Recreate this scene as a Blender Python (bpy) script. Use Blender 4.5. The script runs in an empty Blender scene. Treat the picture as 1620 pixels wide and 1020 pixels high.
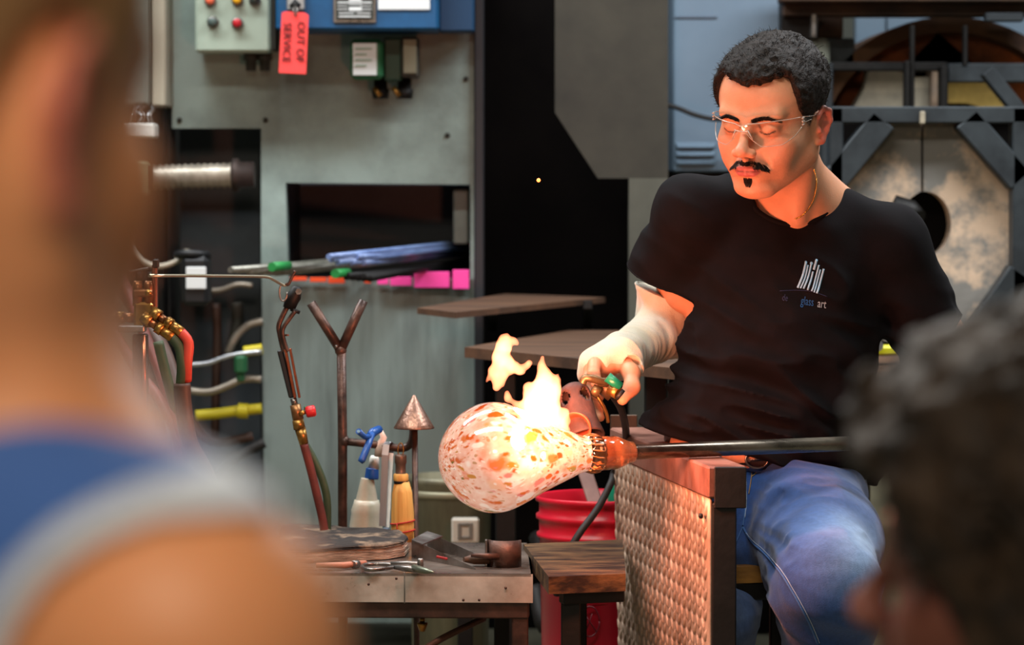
import bpy, math, random
import numpy as np
from math import pi, sin, cos, radians
from mathutils import Vector, Matrix, noise as mnoise
from mathutils.bvhtree import BVHTree

SC = bpy.context.scene
COL = SC.collection
random.seed(7)
RNG = np.random.default_rng(7)

# ---------------------------------------------------------------- camera, world, lights, exposure
F = 5000.0                      # focal length in pixels of the 1620-wide frame
CZ = 1.10
TH = math.atan(236 / 5000)
cam_d = bpy.data.cameras.new('camera')
cam = bpy.data.objects.new('camera', cam_d)
COL.objects.link(cam)
cam.location = (0, 0, CZ)
cam.rotation_euler = (pi / 2 - TH, 0, 0)
cam_d.sensor_width = 36
cam_d.lens = F * 36 / 1620
cam_d.clip_start = 0.05
cam_d.clip_end = 60
cam_d.dof.use_dof = True
cam_d.dof.focus_distance = 4.93
cam_d.dof.aperture_fstop = 5.4
SC.camera = cam

world = bpy.data.worlds.new('world')
SC.world = world
world.use_nodes = True
world.node_tree.nodes['Background'].inputs[0].default_value = (0.55, 0.6, 0.62, 1)
world.node_tree.nodes['Background'].inputs[1].default_value = 0.22

def area(name, loc, rot, size, power, color):
    d = bpy.data.lights.new(name, 'AREA')
    d.shape = 'RECTANGLE'
    d.size, d.size_y = size
    d.energy = power
    d.color = color
    o = bpy.data.objects.new(name, d)
    COL.objects.link(o)
    o.location = loc
    o.rotation_euler = rot
    return o

area('ceiling_lamp', (-0.6, 3.6, 3.05), (radians(-12), 0, 0), (2.4, 0.5), 105, (1.0, 0.95, 0.86))
area('ceiling_lamp', (1.6, 5.6, 3.05), (0, radians(-8), 0), (2.0, 0.5), 115, (0.93, 0.97, 1.0))
area('ceiling_lamp', (-1.3, 5.9, 3.05), (0, 0, 0), (2.0, 0.4), 100, (0.94, 0.98, 1.0))
area('audience_fill', (-0.15, -0.5, 2.3), (radians(50), 0, radians(4)), (0.7, 0.5), 34, (1.0, 0.83, 0.64))  # unseen warm fill light, added to brighten the foreground onlookers
area('ceiling_lamp', (2.3, 8.2, 3.05), (0, 0, 0), (1.2, 0.5), 25, (0.9, 0.97, 1.0))

SC.view_settings.view_transform = 'Standard'
SC.view_settings.look = 'None'
SC.view_settings.gamma = 1
SC.view_settings.use_curve_mapping = False
SC.view_settings.exposure = 0.0
SC.cycles.use_denoising = True
SC.cycles.max_bounces = 8
SC.cycles.sample_clamp_indirect = 6.0
SC.cycles.caustics_reflective = False
SC.cycles.caustics_refractive = False

# ---------------------------------------------------------------- small helpers
def W(px, py, Y):
    """world point seen at a pixel of the photograph at distance Y"""
    u, v = (px - 810) / F, (510 - py) / F
    d = Vector((u, cos(TH) + v * sin(TH), -sin(TH) + v * cos(TH)))
    t = Y / d.y
    return Vector((d.x * t, Y, CZ + d.z * t))

def lin(c):
    return tuple(((v / 255) / 12.92 if v <= 10 else (((v / 255) + 0.055) / 1.055) ** 2.4) for v in c)

def mat(name, rgb, rough=0.5, metal=0.0, rgb2=None, nscale=8.0, namount=1.0, bump=0.0, bscale=60.0,
        coat=0.0, trans=0.0, ior=1.45, emit=None, estr=0.0, stretch=(1, 1, 1), ramp=(0.35, 0.65), sss=0.0,
        rvar=0.0, spec=0.5, sheen=0.0):
    m = bpy.data.materials.new(name)
    m.use_nodes = True
    nt = m.node_tree
    b = nt.nodes['Principled BSDF']
    c1 = lin(rgb) + (1,)
    b.inputs['Base Color'].default_value = c1
    b.inputs['Roughness'].default_value = rough
    b.inputs['Metallic'].default_value = metal
    b.inputs['IOR'].default_value = ior
    b.inputs['Coat Weight'].default_value = coat
    b.inputs['Coat Roughness'].default_value = 0.08
    b.inputs['Transmission Weight'].default_value = trans
    b.inputs['Specular IOR Level'].default_value = spec
    b.inputs['Sheen Weight'].default_value = sheen
    if sss:
        b.inputs['Subsurface Weight'].default_value = sss
        b.inputs['Subsurface Radius'].default_value = (0.012, 0.004, 0.002)
        b.inputs['Subsurface Scale'].default_value = 1.0
    if emit:
        b.inputs['Emission Color'].default_value = lin(emit) + (1,)
        b.inputs['Emission Strength'].default_value = estr
    if rgb2 or bump or rvar:
        tc = nt.nodes.new('ShaderNodeTexCoord')
        mp = nt.nodes.new('ShaderNodeMapping')
        mp.inputs['Scale'].default_value = stretch
        nt.links.new(tc.outputs['Object'], mp.inputs['Vector'])
    if rgb2 or rvar:
        n = nt.nodes.new('ShaderNodeTexNoise')
        n.inputs['Scale'].default_value = nscale
        n.inputs['Detail'].default_value = 6
        n.inputs['Roughness'].default_value = 0.62
        nt.links.new(mp.outputs[0], n.inputs['Vector'])
    if rgb2:
        r = nt.nodes.new('ShaderNodeValToRGB')
        r.color_ramp.elements[0].position = ramp[0]
        r.color_ramp.elements[1].position = ramp[1]
        r.color_ramp.elements[0].color = lin(rgb2) + (1,)
        r.color_ramp.elements[1].color = c1
        nt.links.new(n.outputs['Fac'], r.inputs[0])
        nt.links.new(r.outputs[0], b.inputs['Base Color'])
    if rvar:
        mr = nt.nodes.new('ShaderNodeMapRange')
        mr.inputs[1].default_value = 0.3
        mr.inputs[2].default_value = 0.7
        mr.inputs[3].default_value = max(0, rough - rvar)
        mr.inputs[4].default_value = min(1, rough + rvar)
        nt.links.new(n.outputs['Fac'], mr.inputs[0])
        nt.links.new(mr.outputs[0], b.inputs['Roughness'])
    if bump:
        n2 = nt.nodes.new('ShaderNodeTexNoise')
        n2.inputs['Scale'].default_value = bscale
        n2.inputs['Detail'].default_value = 4
        nt.links.new(mp.outputs[0], n2.inputs['Vector'])
        bp = nt.nodes.new('ShaderNodeBump')
        bp.inputs['Strength'].default_value = bump
        bp.inputs['Distance'].default_value = 0.004
        nt.links.new(n2.outputs['Fac'], bp.inputs['Height'])
        nt.links.new(bp.outputs[0], b.inputs['Normal'])
    return m

WL = {}          # world location of each object's origin

def link(o, parent=None, w=(0, 0, 0)):
    COL.objects.link(o)
    w = Vector(w)
    if parent is not None:
        o.parent = parent
        o.location = w - WL[parent.name]
    else:
        o.location = w
    WL[o.name] = w
    return o

def tag(o, label=None, cat=None, group=None, kind=None):
    if label: o['label'] = label
    if cat: o['category'] = cat
    if group: o['group'] = group
    if kind: o['kind'] = kind
    return o

def thing(name, label, cat, loc, group=None):
    o = bpy.data.objects.new(name, None)
    o.empty_display_size = 0.05
    link(o, None, loc)
    return tag(o, label, cat, group)

class MB:
    """collects shapes in world coordinates, builds ONE mesh object"""
    def __init__(s):
        s.v, s.f, s.sm = [], [], []
    def add(s, vs, fs, smooth=False):
        n = len(s.v)
        s.v += [Vector(v) for v in vs]
        s.f += [tuple(i + n for i in f) for f in fs]
        s.sm += [smooth] * len(fs)
        return s
    def box(s, c, size, rot=None, bev=0.0):
        x, y, z = size[0] / 2, size[1] / 2, size[2] / 2
        b = min(bev, x * .45, y * .45, z * .45)
        R = rot if rot is not None else Matrix.Identity(3)
        c = Vector(c)
        if b <= 0:
            vs = [Vector((i * x, j * y, k * z)) for i in (-1, 1) for j in (-1, 1) for k in (-1, 1)]
            fs = [(0, 1, 3, 2), (4, 6, 7, 5), (0, 4, 5, 1), (2, 3, 7, 6), (0, 2, 6, 4), (1, 5, 7, 3)]
        else:
            vs, idx = [], {}
            for i in (-1, 1):
                for j in (-1, 1):
                    for k in (-1, 1):
                        for a in range(3):
                            q = [i * (x - b), j * (y - b), k * (z - b)]
                            q[a] = (i, j, k)[a] * (x, y, z)[a]
                            idx[(i, j, k, a)] = len(vs)
                            vs.append(Vector(q))
            fs = []
            for a in range(3):
                o1, o2 = [t for t in range(3) if t != a]
                for sg in (-1, 1):
                    cyc = [(-1, -1), (1, -1), (1, 1), (-1, 1)]
                    f = []
                    for (p, q) in cyc:
                        t = [0, 0, 0]; t[a] = sg; t[o1] = p; t[o2] = q
                        f.append(idx[(*t, a)])
                    fs.append(tuple(f))
            for a in range(3):          # edges along a
                o1, o2 = [t for t in range(3) if t != a]
                for p in (-1, 1):
                    for q in (-1, 1):
                        f = []
                        for sg, fa in ((-1, o1), (1, o1), (1, o2), (-1, o2)):
                            t = [0, 0, 0]; t[a] = sg; t[o1] = p; t[o2] = q
                            f.append(idx[(*t, fa)])
                        fs.append(tuple(f))
            for i in (-1, 1):
                for j in (-1, 1):
                    for k in (-1, 1):
                        fs.append(tuple(idx[(i, j, k, a)] for a in range(3)))
            ff = []
            for f in fs:
                ctr = sum((vs[i] for i in f), Vector()) / len(f)
                nn = (vs[f[1]] - vs[f[0]]).cross(vs[f[2]] - vs[f[1]])
                ff.append(f if nn.dot(ctr) > 0 else tuple(reversed(f)))
            fs = ff
        return s.add([c + R @ v for v in vs], fs)
    def rbox(s, x0, y0, x1, y1, Y, depth, bev=0.004):
        """box whose front face covers a pixel rectangle at distance Y"""
        a, b = W(x0, y0, Y), W(x1, y1, Y)
        return s.box(((a.x + b.x) / 2, Y + depth / 2, (a.z + b.z) / 2), (abs(b.x - a.x), depth, abs(a.z - b.z)), bev=bev)
    def bar(s, a, b, w, h, bev=0.002, up=Vector((0, 0, 1))):
        a, b = Vector(a), Vector(b)
        d = (b - a); L = d.length; d.normalize()
        if abs(d.dot(up)) > .98: up = Vector((0, 1, 0))
        sx = d.cross(up).normalized(); u = sx.cross(d)
        R = Matrix((sx, d, u)).transposed()
        return s.box((a + b) / 2, (w, L, h), R, bev)
    def tube(s, pts, r, n=12, cap=True, sub=0):
        pts = [Vector(p) for p in pts]
        rs = list(r) if isinstance(r, (list, tuple)) else [r] * len(pts)
        if sub:
            pts, rs = spline(pts, rs, sub)
        vs, fs = [], []
        d0 = (pts[1] - pts[0]).normalized()
        up = Vector((0, 0, 1)) if abs(d0.z) < .9 else Vector((1, 0, 0))
        nrm = d0.cross(up).normalized()
        for i, p in enumerate(pts):
            if i == 0: d = pts[1] - pts[0]
            elif i == len(pts) - 1: d = pts[-1] - pts[-2]
            else: d = (pts[i + 1] - pts[i]).normalized() + (pts[i] - pts[i - 1]).normalized()
            d = d.normalized() if d.length > 1e-9 else d0
            nrm = (nrm - d * nrm.dot(d))
            nrm = nrm.normalized() if nrm.length > 1e-6 else d.orthogonal().normalized()
            bn = d.cross(nrm)
            for k in range(n):
                t = 2 * pi * k / n
                vs.append(p + (nrm * cos(t) + bn * sin(t)) * rs[i])
        for i in range(len(pts) - 1):
            for k in range(n):
                k2 = (k + 1) % n
                fs.append((i * n + k, (i + 1) * n + k, (i + 1) * n + k2, i * n + k2)[::-1])
        s.add(vs, fs, True)
        if cap:
            m = len(pts)
            c = len(s.v) - len(vs)
            s.f.append(tuple(c + k for k in range(n))[::-1]); s.sm.append(False)
            s.f.append(tuple(c + (m - 1) * n + k for k in range(n))); s.sm.append(False)
        return s
    def lathe(s, prof, o, axis=(0, 0, 1), n=32, smooth=True, ang=None):
        """prof: (radius, height) pairs along axis from origin o"""
        ax = Vector(axis).normalized()
        q = ax.to_track_quat('Z', 'Y').to_matrix() if abs(ax.z) < .9999 else Matrix.Identity(3) * (1 if ax.z > 0 else 1)
        o = Vector(o)
        vs, fs = [], []
        for (r, h) in prof:
            for k in range(n):
                t = 2 * pi * k / n
                vs.append(o + q @ Vector((r * cos(t), r * sin(t), h if abs(ax.z) < .9999 or ax.z > 0 else -h)))
        for i in range(len(prof) - 1):
            for k in range(n):
                k2 = (k + 1) % n
                fs.append((i * n + k, i * n + k2, (i + 1) * n + k2, (i + 1) * n + k))
        s.add(vs, fs, smooth)
        c = len(s.v) - len(vs)
        if prof[0][0] > 1e-5:
            s.f.append(tuple(c + k for k in range(n))[::-1]); s.sm.append(False)
        if prof[-1][0] > 1e-5:
            s.f.append(tuple(c + (len(prof) - 1) * n + k for k in range(n))); s.sm.append(False)
        return s
    def prism(s, poly, vec):
        """flat polygon (world points) extruded along vec"""
        poly = [Vector(p) for p in poly]; vec = Vector(vec); n = len(poly)
        vs = poly + [p + vec for p in poly]
        fs = [tuple(range(n)), tuple(range(2 * n - 1, n - 1, -1))]
        fs += [(i, n + i, n + (i + 1) % n, (i + 1) % n) for i in range(n)]
        return s.add(vs, fs)
    def pprism(s, pix, Y, depth):
        return s.prism([W(x, y, Y) for x, y in pix], (0, depth, 0))
    def sphere(s, c, r, n=12, sq=(1, 1, 1)):
        m = n // 2
        c = Vector(c)
        vs = [c + Vector((0, 0, r * sq[2]))]
        for i in range(1, m):
            for k in range(n):
                a, b = pi * i / m, 2 * pi * k / n
                vs.append(c + Vector((r * sin(a) * cos(b) * sq[0], r * sin(a) * sin(b) * sq[1], r * cos(a) * sq[2])))
        vs.append(c - Vector((0, 0, r * sq[2])))
        fs = [(0, 1 + k, 1 + (k + 1) % n) for k in range(n)]
        for i in range(m - 2):
            for k in range(n):
                a = 1 + i * n
                fs.append((a + k, a + n + k, a + n + (k + 1) % n, a + (k + 1) % n))
        a = 1 + (m - 2) * n
        fs += [(a + k, len(vs) - 1, a + (k + 1) % n) for k in range(n)]
        return s.add(vs, fs, True)
    def build(s, name, m, parent=None, origin=None, fix=True):
        if origin is None:
            if parent is not None:
                origin = WL[parent.name]
            else:
                xs = [v.x for v in s.v]; ys = [v.y for v in s.v]; zs = [v.z for v in s.v]
                origin = Vector(((min(xs) + max(xs)) / 2, (min(ys) + max(ys)) / 2, min(zs)))
        origin = Vector(origin)
        me = bpy.data.meshes.new(name)
        me.from_pydata([v - origin for v in s.v], [], s.f)
        me.polygons.foreach_set('use_smooth', s.sm)
        if fix:
            import bmesh
            bm = bmesh.new(); bm.from_mesh(me)
            bmesh.ops.recalc_face_normals(bm, faces=bm.faces)
            bm.to_mesh(me); bm.free()
        me.materials.append(m)
        me.update()
        o = bpy.data.objects.new(name, me)
        link(o, parent, origin)
        return o

def spline(pts, rs, sub):
    P, R = [], []
    n = len(pts)
    for i in range(n - 1):
        p0, p1, p2, p3 = pts[max(i - 1, 0)], pts[i], pts[i + 1], pts[min(i + 2, n - 1)]
        for k in range(sub):
            t = k / sub
            P.append(0.5 * ((2 * p1) + (p2 - p0) * t + (2 * p0 - 5 * p1 + 4 * p2 - p3) * t * t + (3 * p1 - p0 - 3 * p2 + p3) * t ** 3))
            R.append(rs[i] * (1 - t) + rs[i + 1] * t)
    P.append(pts[-1]); R.append(rs[-1])
    return P, R

def dup(root, off, label=None):
    off = Vector(off)
    r = root.copy(); COL.objects.link(r); r.location = Vector(root.location) + off
    WL[r.name] = WL[root.name] + off
    if label: r['label'] = label
    for ch in [c for c in bpy.data.objects if c.parent == root]:
        c = ch.copy(); COL.objects.link(c); c.parent = r
        for g in [x for x in bpy.data.objects if x.parent == ch]:
            d = g.copy(); COL.objects.link(d); d.parent = c
    return r

def one(name, mb, m, label, cat, group=None, kind=None):
    return tag(mb.build(name, m), label, cat, group, kind)

def text_mesh(txt, size, m, parent, name, M, extrude=0.0004, proj=None, align='CENTER'):
    """lettering: a text curve turned to mesh and placed by matrix M (world)"""
    cu = bpy.data.curves.new('lettering', 'FONT')
    cu.body = txt; cu.size = size; cu.extrude = extrude
    cu.align_x = align; cu.align_y = 'CENTER'; cu.resolution_u = 3
    to = bpy.data.objects.new('lettering_source', cu)
    COL.objects.link(to)
    bpy.context.view_layer.update()
    me = bpy.data.meshes.new_from_object(to)
    bpy.data.objects.remove(to); bpy.data.curves.remove(cu)
    vs = [M @ v.co for v in me.vertices]
    if proj: vs = [proj(v) for v in vs]
    b = MB()
    b.add(vs, [tuple(p.vertices) for p in me.polygons])
    bpy.data.meshes.remove(me)
    return b.build(name, m, parent, fix=False)

def facing(p, s=1.0, rot=0.0, right=(1, 0, 0), up=(0, 0, 1)):
    r, u = Vector(right).normalized(), Vector(up).normalized()
    n = r.cross(u)
    R = Matrix((r, u, n)).transposed() @ Matrix.Rotation(rot, 3, 'Z')
    return Matrix.Translation(p) @ R.to_4x4()

# ---------------------------------------------------------------- signed distance modelling for bodies and cloth
def smin(a, b, k):
    if k <= 0: return np.minimum(a, b)
    h = np.maximum(k - np.abs(a - b), 0) / k
    return np.minimum(a, b) - h * h * k * 0.25

class SDF:
    def __init__(s, M=None):
        s.p = []            # (fn, lo, hi, k, op)
        s.M = M             # local -> world 4x4
    def _m(s, v):
        v = Vector(v)
        return np.array(s.M @ v if s.M is not None else v)
    def cap(s, a, b, r1, r2=None, k=0.02, op='u', flat=None):
        a, b = s._m(a), s._m(b)
        r2 = r1 if r2 is None else r2
        ab = b - a; L2 = float(ab @ ab) + 1e-12
        def fn(P):
            q = P - a
            t = np.clip((q @ ab) / L2, 0, 1)
            return np.linalg.norm(q - t[..., None] * ab, axis=-1) - (r1 + (r2 - r1) * t)
        R = max(r1, r2)
        s.p.append((fn, np.minimum(a, b) - R, np.maximum(a, b) + R, k, op))
        return s
    def ell(s, c, r, rot=None, k=0.02, op='u'):
        """rot: Euler tuple in degrees in the local frame"""
        from mathutils import Euler
        R = Euler([radians(t) for t in rot]).to_matrix() if rot else Matrix.Identity(3)
        if s.M is not None: R = s.M.to_3x3().normalized() @ R
        Rn = np.array(R)
        c = s._m(c); r = np.array(r, float)
        def fn(P):
            q = (P - c) @ Rn
            k0 = np.linalg.norm(q / r, axis=-1)
            k1 = np.linalg.norm(q / (r * r), axis=-1) + 1e-9
            return k0 * (k0 - 1) / k1
        m = float(max(r))
        s.p.append((fn, c - m, c + m, k, op))
        return s
    def plane(s, o, n, k=0.0):
        """keep the side the normal points away from"""
        o = s._m(o)
        n = Vector(n).normalized()
        if s.M is not None: n = s.M.to_3x3().normalized() @ n
        n = np.array(n)
        s.p.append((lambda P: (P - o) @ n, np.full(3, -99.), np.full(3, 99.), k, 'i'))
        return s
    def fn(s, f, k=0.0, op='d'):
        s.p.append((f, np.full(3, -99.), np.full(3, 99.), k, op))
        return s
    def ev(s, P, lo=None, hi=None, pad=0.03):
        f = np.full(P.shape[:-1], 0.25)
        for fn, a, b, k, op in s.p:
            if lo is not None and op in 'us' and (np.any(a - k - pad > hi) or np.any(b + k + pad < lo)):
                continue
            if op == 'd':
                f = f + fn(P); continue
            d = fn(P)
            if op == 'u': f = smin(f, d, k)
            elif op == 's': f = -smin(-f, d, k)
            elif op == 'i': f = -smin(-f, -d, k)
        return f
    def mesh(s, res, lo=None, hi=None, B=20):
        U = [p for p in s.p if p[4] == 'u']
        if lo is None:
            lo = np.min([p[1] for p in U], 0) - 0.03
            hi = np.max([p[2] for p in U], 0) + 0.03
        lo = np.array(lo, float); hi = np.array(hi, float)
        nb = np.ceil((hi - lo) / (res * B)).astype(int)
        N = nb * B + 4
        g = np.stack(np.meshgrid(*[np.arange(n) for n in nb], indexing='ij'), -1).reshape(-1, 3)
        ctr = lo + (g * B + B / 2 + .5) * res
        fc = s.ev(ctr)
        g = g[np.abs(fc) < res * B * 1.25 + 0.012]
        VK, VP, FQ = [], [], []
        n = B + 2
        ar = np.arange(n)
        off = [(i, j, k) for i in (0, 1) for j in (0, 1) for k in (0, 1)]
        edges = [(a, b) for a in range(8) for b in range(a + 1, 8) if sum(abs(off[a][t] - off[b][t]) for t in range(3)) == 1]
        for b in g:
            i0 = b * B
            o = lo + i0 * res
            P = np.stack(np.meshgrid(o[0] + ar * res, o[1] + ar * res, o[2] + ar * res, indexing='ij'), -1)
            f = s.ev(P, o, o + n * res)
            ins = f < 0
            if ins.all() or not ins.any(): continue
            c = np.stack([f[i:n - 1 + i, j:n - 1 + j, k:n - 1 + k] for i, j, k in off], -1)
            cin = c < 0
            mix = cin.any(-1) & ~cin.all(-1)
            ci = np.argwhere(mix)
            cv = c[mix]
            acc = np.zeros((len(ci), 3)); cnt = np.zeros(len(ci))
            for e0, e1 in edges:
                f0, f1 = cv[:, e0], cv[:, e1]
                m = (f0 < 0) != (f1 < 0)
                t = np.where(m, f0 / np.where(f0 - f1 == 0, 1, f0 - f1), 0)
                p = np.array(off[e0]) + t[:, None] * (np.array(off[e1]) - np.array(off[e0]))
                acc += np.where(m[:, None], p, 0); cnt += m
            vp = o + (ci + acc / cnt[:, None]) * res
            gi = ci + i0
            VK.append((gi[:, 0] * N[1] + gi[:, 1]) * N[2] + gi[:, 2]); VP.append(vp)
            for ax in range(3):
                o1, o2 = [(1, 2), (2, 0), (0, 1)][ax]
                sl = [slice(1, n - 1)] * 3
                s2 = list(sl); s2[ax] = slice(2, n)
                A, Bb = ins[tuple(sl)], ins[tuple(s2)]
                ch = np.argwhere(A != Bb)
                if not len(ch): continue
                fl = A[tuple(ch.T)]
                ee = ch + 1 + i0
                d1 = np.zeros(3, int); d1[o1] = 1
                d2 = np.zeros(3, int); d2[o2] = 1
                q = [ee - d1 - d2, ee - d2, ee, ee - d1]
                kk = np.stack([(t[:, 0] * N[1] + t[:, 1]) * N[2] + t[:, 2] for t in q], 1)
                kk[~fl] = kk[~fl][:, ::-1]
                FQ.append(kk)
        VK = np.concatenate(VK); VP = np.concatenate(VP); FQ = np.concatenate(FQ)
        uk, ix = np.unique(VK, return_index=True)
        return VP[ix], np.searchsorted(uk, FQ)

def vnoise(P, scale, seed=0):
    """smooth value noise in numpy, roughly -1..1"""
    q = P * scale + seed * 17.31
    i = np.floor(q).astype(np.int64); f = q - i
    u = f * f * (3 - 2 * f)
    def h(a, b, c):
        n = (a * 73856093) ^ (b * 19349663) ^ (c * 83492791) ^ (seed * 7919)
        n = (n << 13) ^ n
        n = (n * (n * n * 15731 + 789221) + 1376312589) & 0x7fffffff
        return n / 1073741824.0 - 1
    r = 0
    for dx in (0, 1):
        for dy in (0, 1):
            for dz in (0, 1):
                w = (u[..., 0] if dx else 1 - u[..., 0]) * (u[..., 1] if dy else 1 - u[..., 1]) * (u[..., 2] if dz else 1 - u[..., 2])
                r = r + w * h(i[..., 0] + dx, i[..., 1] + dy, i[..., 2] + dz)
    return r

def biggest(V, Q, least=400):
    """drop stray crumbs of the surface net"""
    lab = np.arange(len(V))
    for _ in range(400):
        m = lab[Q].min(1)
        new = lab.copy()
        for a in range(4): np.minimum.at(new, Q[:, a], m)
        new = new[new]; new = new[new]
        if (new == lab).all(): break
        lab = new
    cnt = np.bincount(lab, minlength=len(V))
    keep = cnt[lab] >= min(least, cnt.max())
    idx = np.cumsum(keep) - 1
    return V[keep], idx[Q[keep[Q[:, 0]]]]

def npmesh(name, V, Q, m, parent=None, origin=None, col=None, relax=1):
    V = np.array(V)
    V, Q = biggest(V, Q)
    for _ in range(relax):                      # light smoothing of the net
        acc = np.zeros_like(V); cnt = np.zeros(len(V))
        for a in range(4):
            e = np.stack([Q[:, a], Q[:, (a + 1) % 4]], 1)
            np.add.at(acc, e[:, 0], V[e[:, 1]]); np.add.at(cnt, e[:, 0], 1)
            np.add.at(acc, e[:, 1], V[e[:, 0]]); np.add.at(cnt, e[:, 1], 1)
        V = V * 0.5 + 0.5 * acc / np.maximum(cnt, 1)[:, None]
    if origin is None:
        origin = WL[parent.name] if parent is not None else Vector(((V[:, 0].min() + V[:, 0].max()) / 2, (V[:, 1].min() + V[:, 1].max()) / 2, V[:, 2].min()))
    o = np.array(origin)
    me = bpy.data.meshes.new(name)
    me.vertices.add(len(V)); me.vertices.foreach_set('co', (V - o).astype(np.float32).ravel())
    me.loops.add(Q.size); me.loops.foreach_set('vertex_index', Q.astype(np.int32).ravel())
    me.polygons.add(len(Q)); me.polygons.foreach_set('loop_start', np.arange(0, Q.size, 4, dtype=np.int32))
    me.polygons.foreach_set('use_smooth', np.ones(len(Q), bool))
    me.update(calc_edges=True)
    if col is not None:
        C = np.ones((len(V), 4), np.float32); C[:, :3] = col(V)
        ca = me.color_attributes.new('tone', 'FLOAT_COLOR', 'POINT')
        ca.data.foreach_set('color', C.ravel())
    me.materials.append(m)
    ob = bpy.data.objects.new(name, me)
    link(ob, parent, origin)
    return ob, V

def use_tone(m, mixnoise=None):
    """base colour comes from the mesh's own colour layer"""
    nt = m.node_tree; b = nt.nodes['Principled BSDF']
    a = nt.nodes.new('ShaderNodeVertexColor'); a.layer_name = 'tone'
    for l in list(b.inputs['Base Color'].links): nt.links.remove(l)
    if mixnoise:
        tc = nt.nodes.new('ShaderNodeTexCoord'); mp = nt.nodes.new('ShaderNodeMapping')
        mp.inputs['Scale'].default_value = mixnoise[2] if len(mixnoise) > 2 else (1, 1, 1)
        nt.links.new(tc.outputs['Object'], mp.inputs[0])
        n = nt.nodes.new('ShaderNodeTexNoise'); n.inputs['Scale'].default_value = mixnoise[0]; n.inputs['Detail'].default_value = 5
        nt.links.new(mp.outputs[0], n.inputs[0])
        mr = nt.nodes.new('ShaderNodeMapRange'); mr.inputs[1].default_value = .3; mr.inputs[2].default_value = .7
        mr.inputs[3].default_value = 1 - mixnoise[1]; mr.inputs[4].default_value = 1 + mixnoise[1]
        nt.links.new(n.outputs['Fac'], mr.inputs[0])
        mx = nt.nodes.new('ShaderNodeVectorMath'); mx.operation = 'SCALE'
        nt.links.new(a.outputs[0], mx.inputs[0]); nt.links.new(mr.outputs[0], mx.inputs['Scale'])
        nt.links.new(mx.outputs[0], b.inputs['Base Color'])
    else:
        nt.links.new(a.outputs[0], b.inputs['Base Color'])
    return m

# ---------------------------------------------------------------- materials
M_ = {}
M_['enamel'] = mat('grey_green_enamel', (150, 168, 162), .55, 0, (98, 110, 106), 3.5, bump=.15, bscale=90, ramp=(.3, .6), rvar=.12)
M_['streaked'] = mat('streaked_grey_green_paint', (120, 134, 130), .5, 0, (82, 93, 91), 14, stretch=(1, 1, .12), ramp=(.3, .55), bump=.12, bscale=60)
M_['pale_enamel'] = mat('pale_grey_green_enamel', (158, 172, 156), .45, 0, (140, 154, 140), 6)
M_['blue'] = mat('blue_enamel', (18, 82, 128), .45, 0, (14, 66, 104), 10, bump=.08)
M_['dark_steel'] = mat('dark_steel', (44, 44, 44), .5, .6, (28, 27, 26), 12, bump=.15, rvar=.15)
M_['black_iron'] = mat('black_iron', (24, 22, 21), .55, .4, (14, 12, 11), 14, bump=.2)
M_['soot'] = mat('soot_black', (12, 9, 8), .9, 0, (7, 5, 5), 6, bump=.3, bscale=30, spec=.1)
M_['olive_steel'] = mat('olive_grey_steel', (60, 57, 48), .65, .1, (38, 36, 31), 4, bump=.1, ramp=(.3, .65))
M_['rust'] = mat('rusted_steel', (168, 88, 42), .8, .05, (92, 50, 28), 9, bump=.4, bscale=70)
M_['brown_pipe'] = mat('browned_iron_pipe', (92, 68, 58), .42, .5, (50, 37, 33), 30, bump=.2, bscale=120, rvar=.12)
M_['top_steel'] = mat('scratched_table_top', (150, 138, 128), .32, .7, (104, 94, 86), 10, bump=.15, bscale=50, rvar=.12)
M_['steel'] = mat('worn_steel', (150, 146, 142), .34, .85, (100, 92, 86), 18, bump=.1, bscale=90, rvar=.12)
M_['alu'] = mat('brushed_aluminium', (190, 194, 198), .35, .8, (150, 154, 160), 20, stretch=(1, 1, .1))
M_['brass'] = mat('brass', (182, 140, 72), .35, .85, (120, 84, 40), 30, bump=.1)
M_['copper'] = mat('copper', (200, 112, 78), .3, .9, (140, 72, 48), 30)
M_['white_plastic'] = mat('white_plastic', (214, 212, 204), .45)
M_['bone_plastic'] = mat('cloudy_bottle_plastic', (206, 198, 180), .4, 0, (176, 166, 146), 10, sss=.1, bump=.05)
M_['blue_plastic'] = mat('blue_plastic', (30, 78, 150), .35)
M_['black_plastic'] = mat('black_plastic', (20, 20, 22), .5)
M_['green'] = mat('green_enamel', (36, 96, 60), .5)
M_['red_rubber'] = mat('red_hose_rubber', (112, 44, 34), .55, 0, (74, 30, 26), 12)
M_['green_rubber'] = mat('green_hose_rubber', (62, 78, 50), .55, 0, (44, 56, 36), 12)
M_['black_rubber'] = mat('black_rubber', (30, 26, 25), .6)
M_['brown_rubber'] = mat('brown_hose_rubber', (66, 44, 34), .55)
M_['tag'] = mat('fluorescent_red_card', (250, 74, 72), .6)
M_['ink'] = mat('black_ink', (40, 12, 16), .7)
M_['white_label'] = mat('white_paper_label', (216, 220, 220), .6)
M_['yellow'] = mat('yellow_paint', (196, 180, 30), .5)
M_['orange_tape'] = mat('orange_tape', (250, 84, 36), .6)
M_['pink_tape'] = mat('pink_tape', (248, 70, 160), .6)
M_['locker'] = mat('pale_blue_grey_enamel', (118, 138, 156), .5, 0, (102, 122, 140), 2)
M_['refractory'] = mat('refractory_cement', (206, 178, 152), .9, 0, (128, 124, 118), 4.5, bump=.5, bscale=26, ramp=(.46, .54))
M_['refractory_pale'] = mat('pale_refractory', (172, 160, 138), .9, 0, (128, 122, 108), 9, bump=.4)
M_['firebrick'] = mat('yellowed_firebrick', (190, 158, 84), .9, 0, (120, 98, 50), 8, bump=.4)
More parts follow.
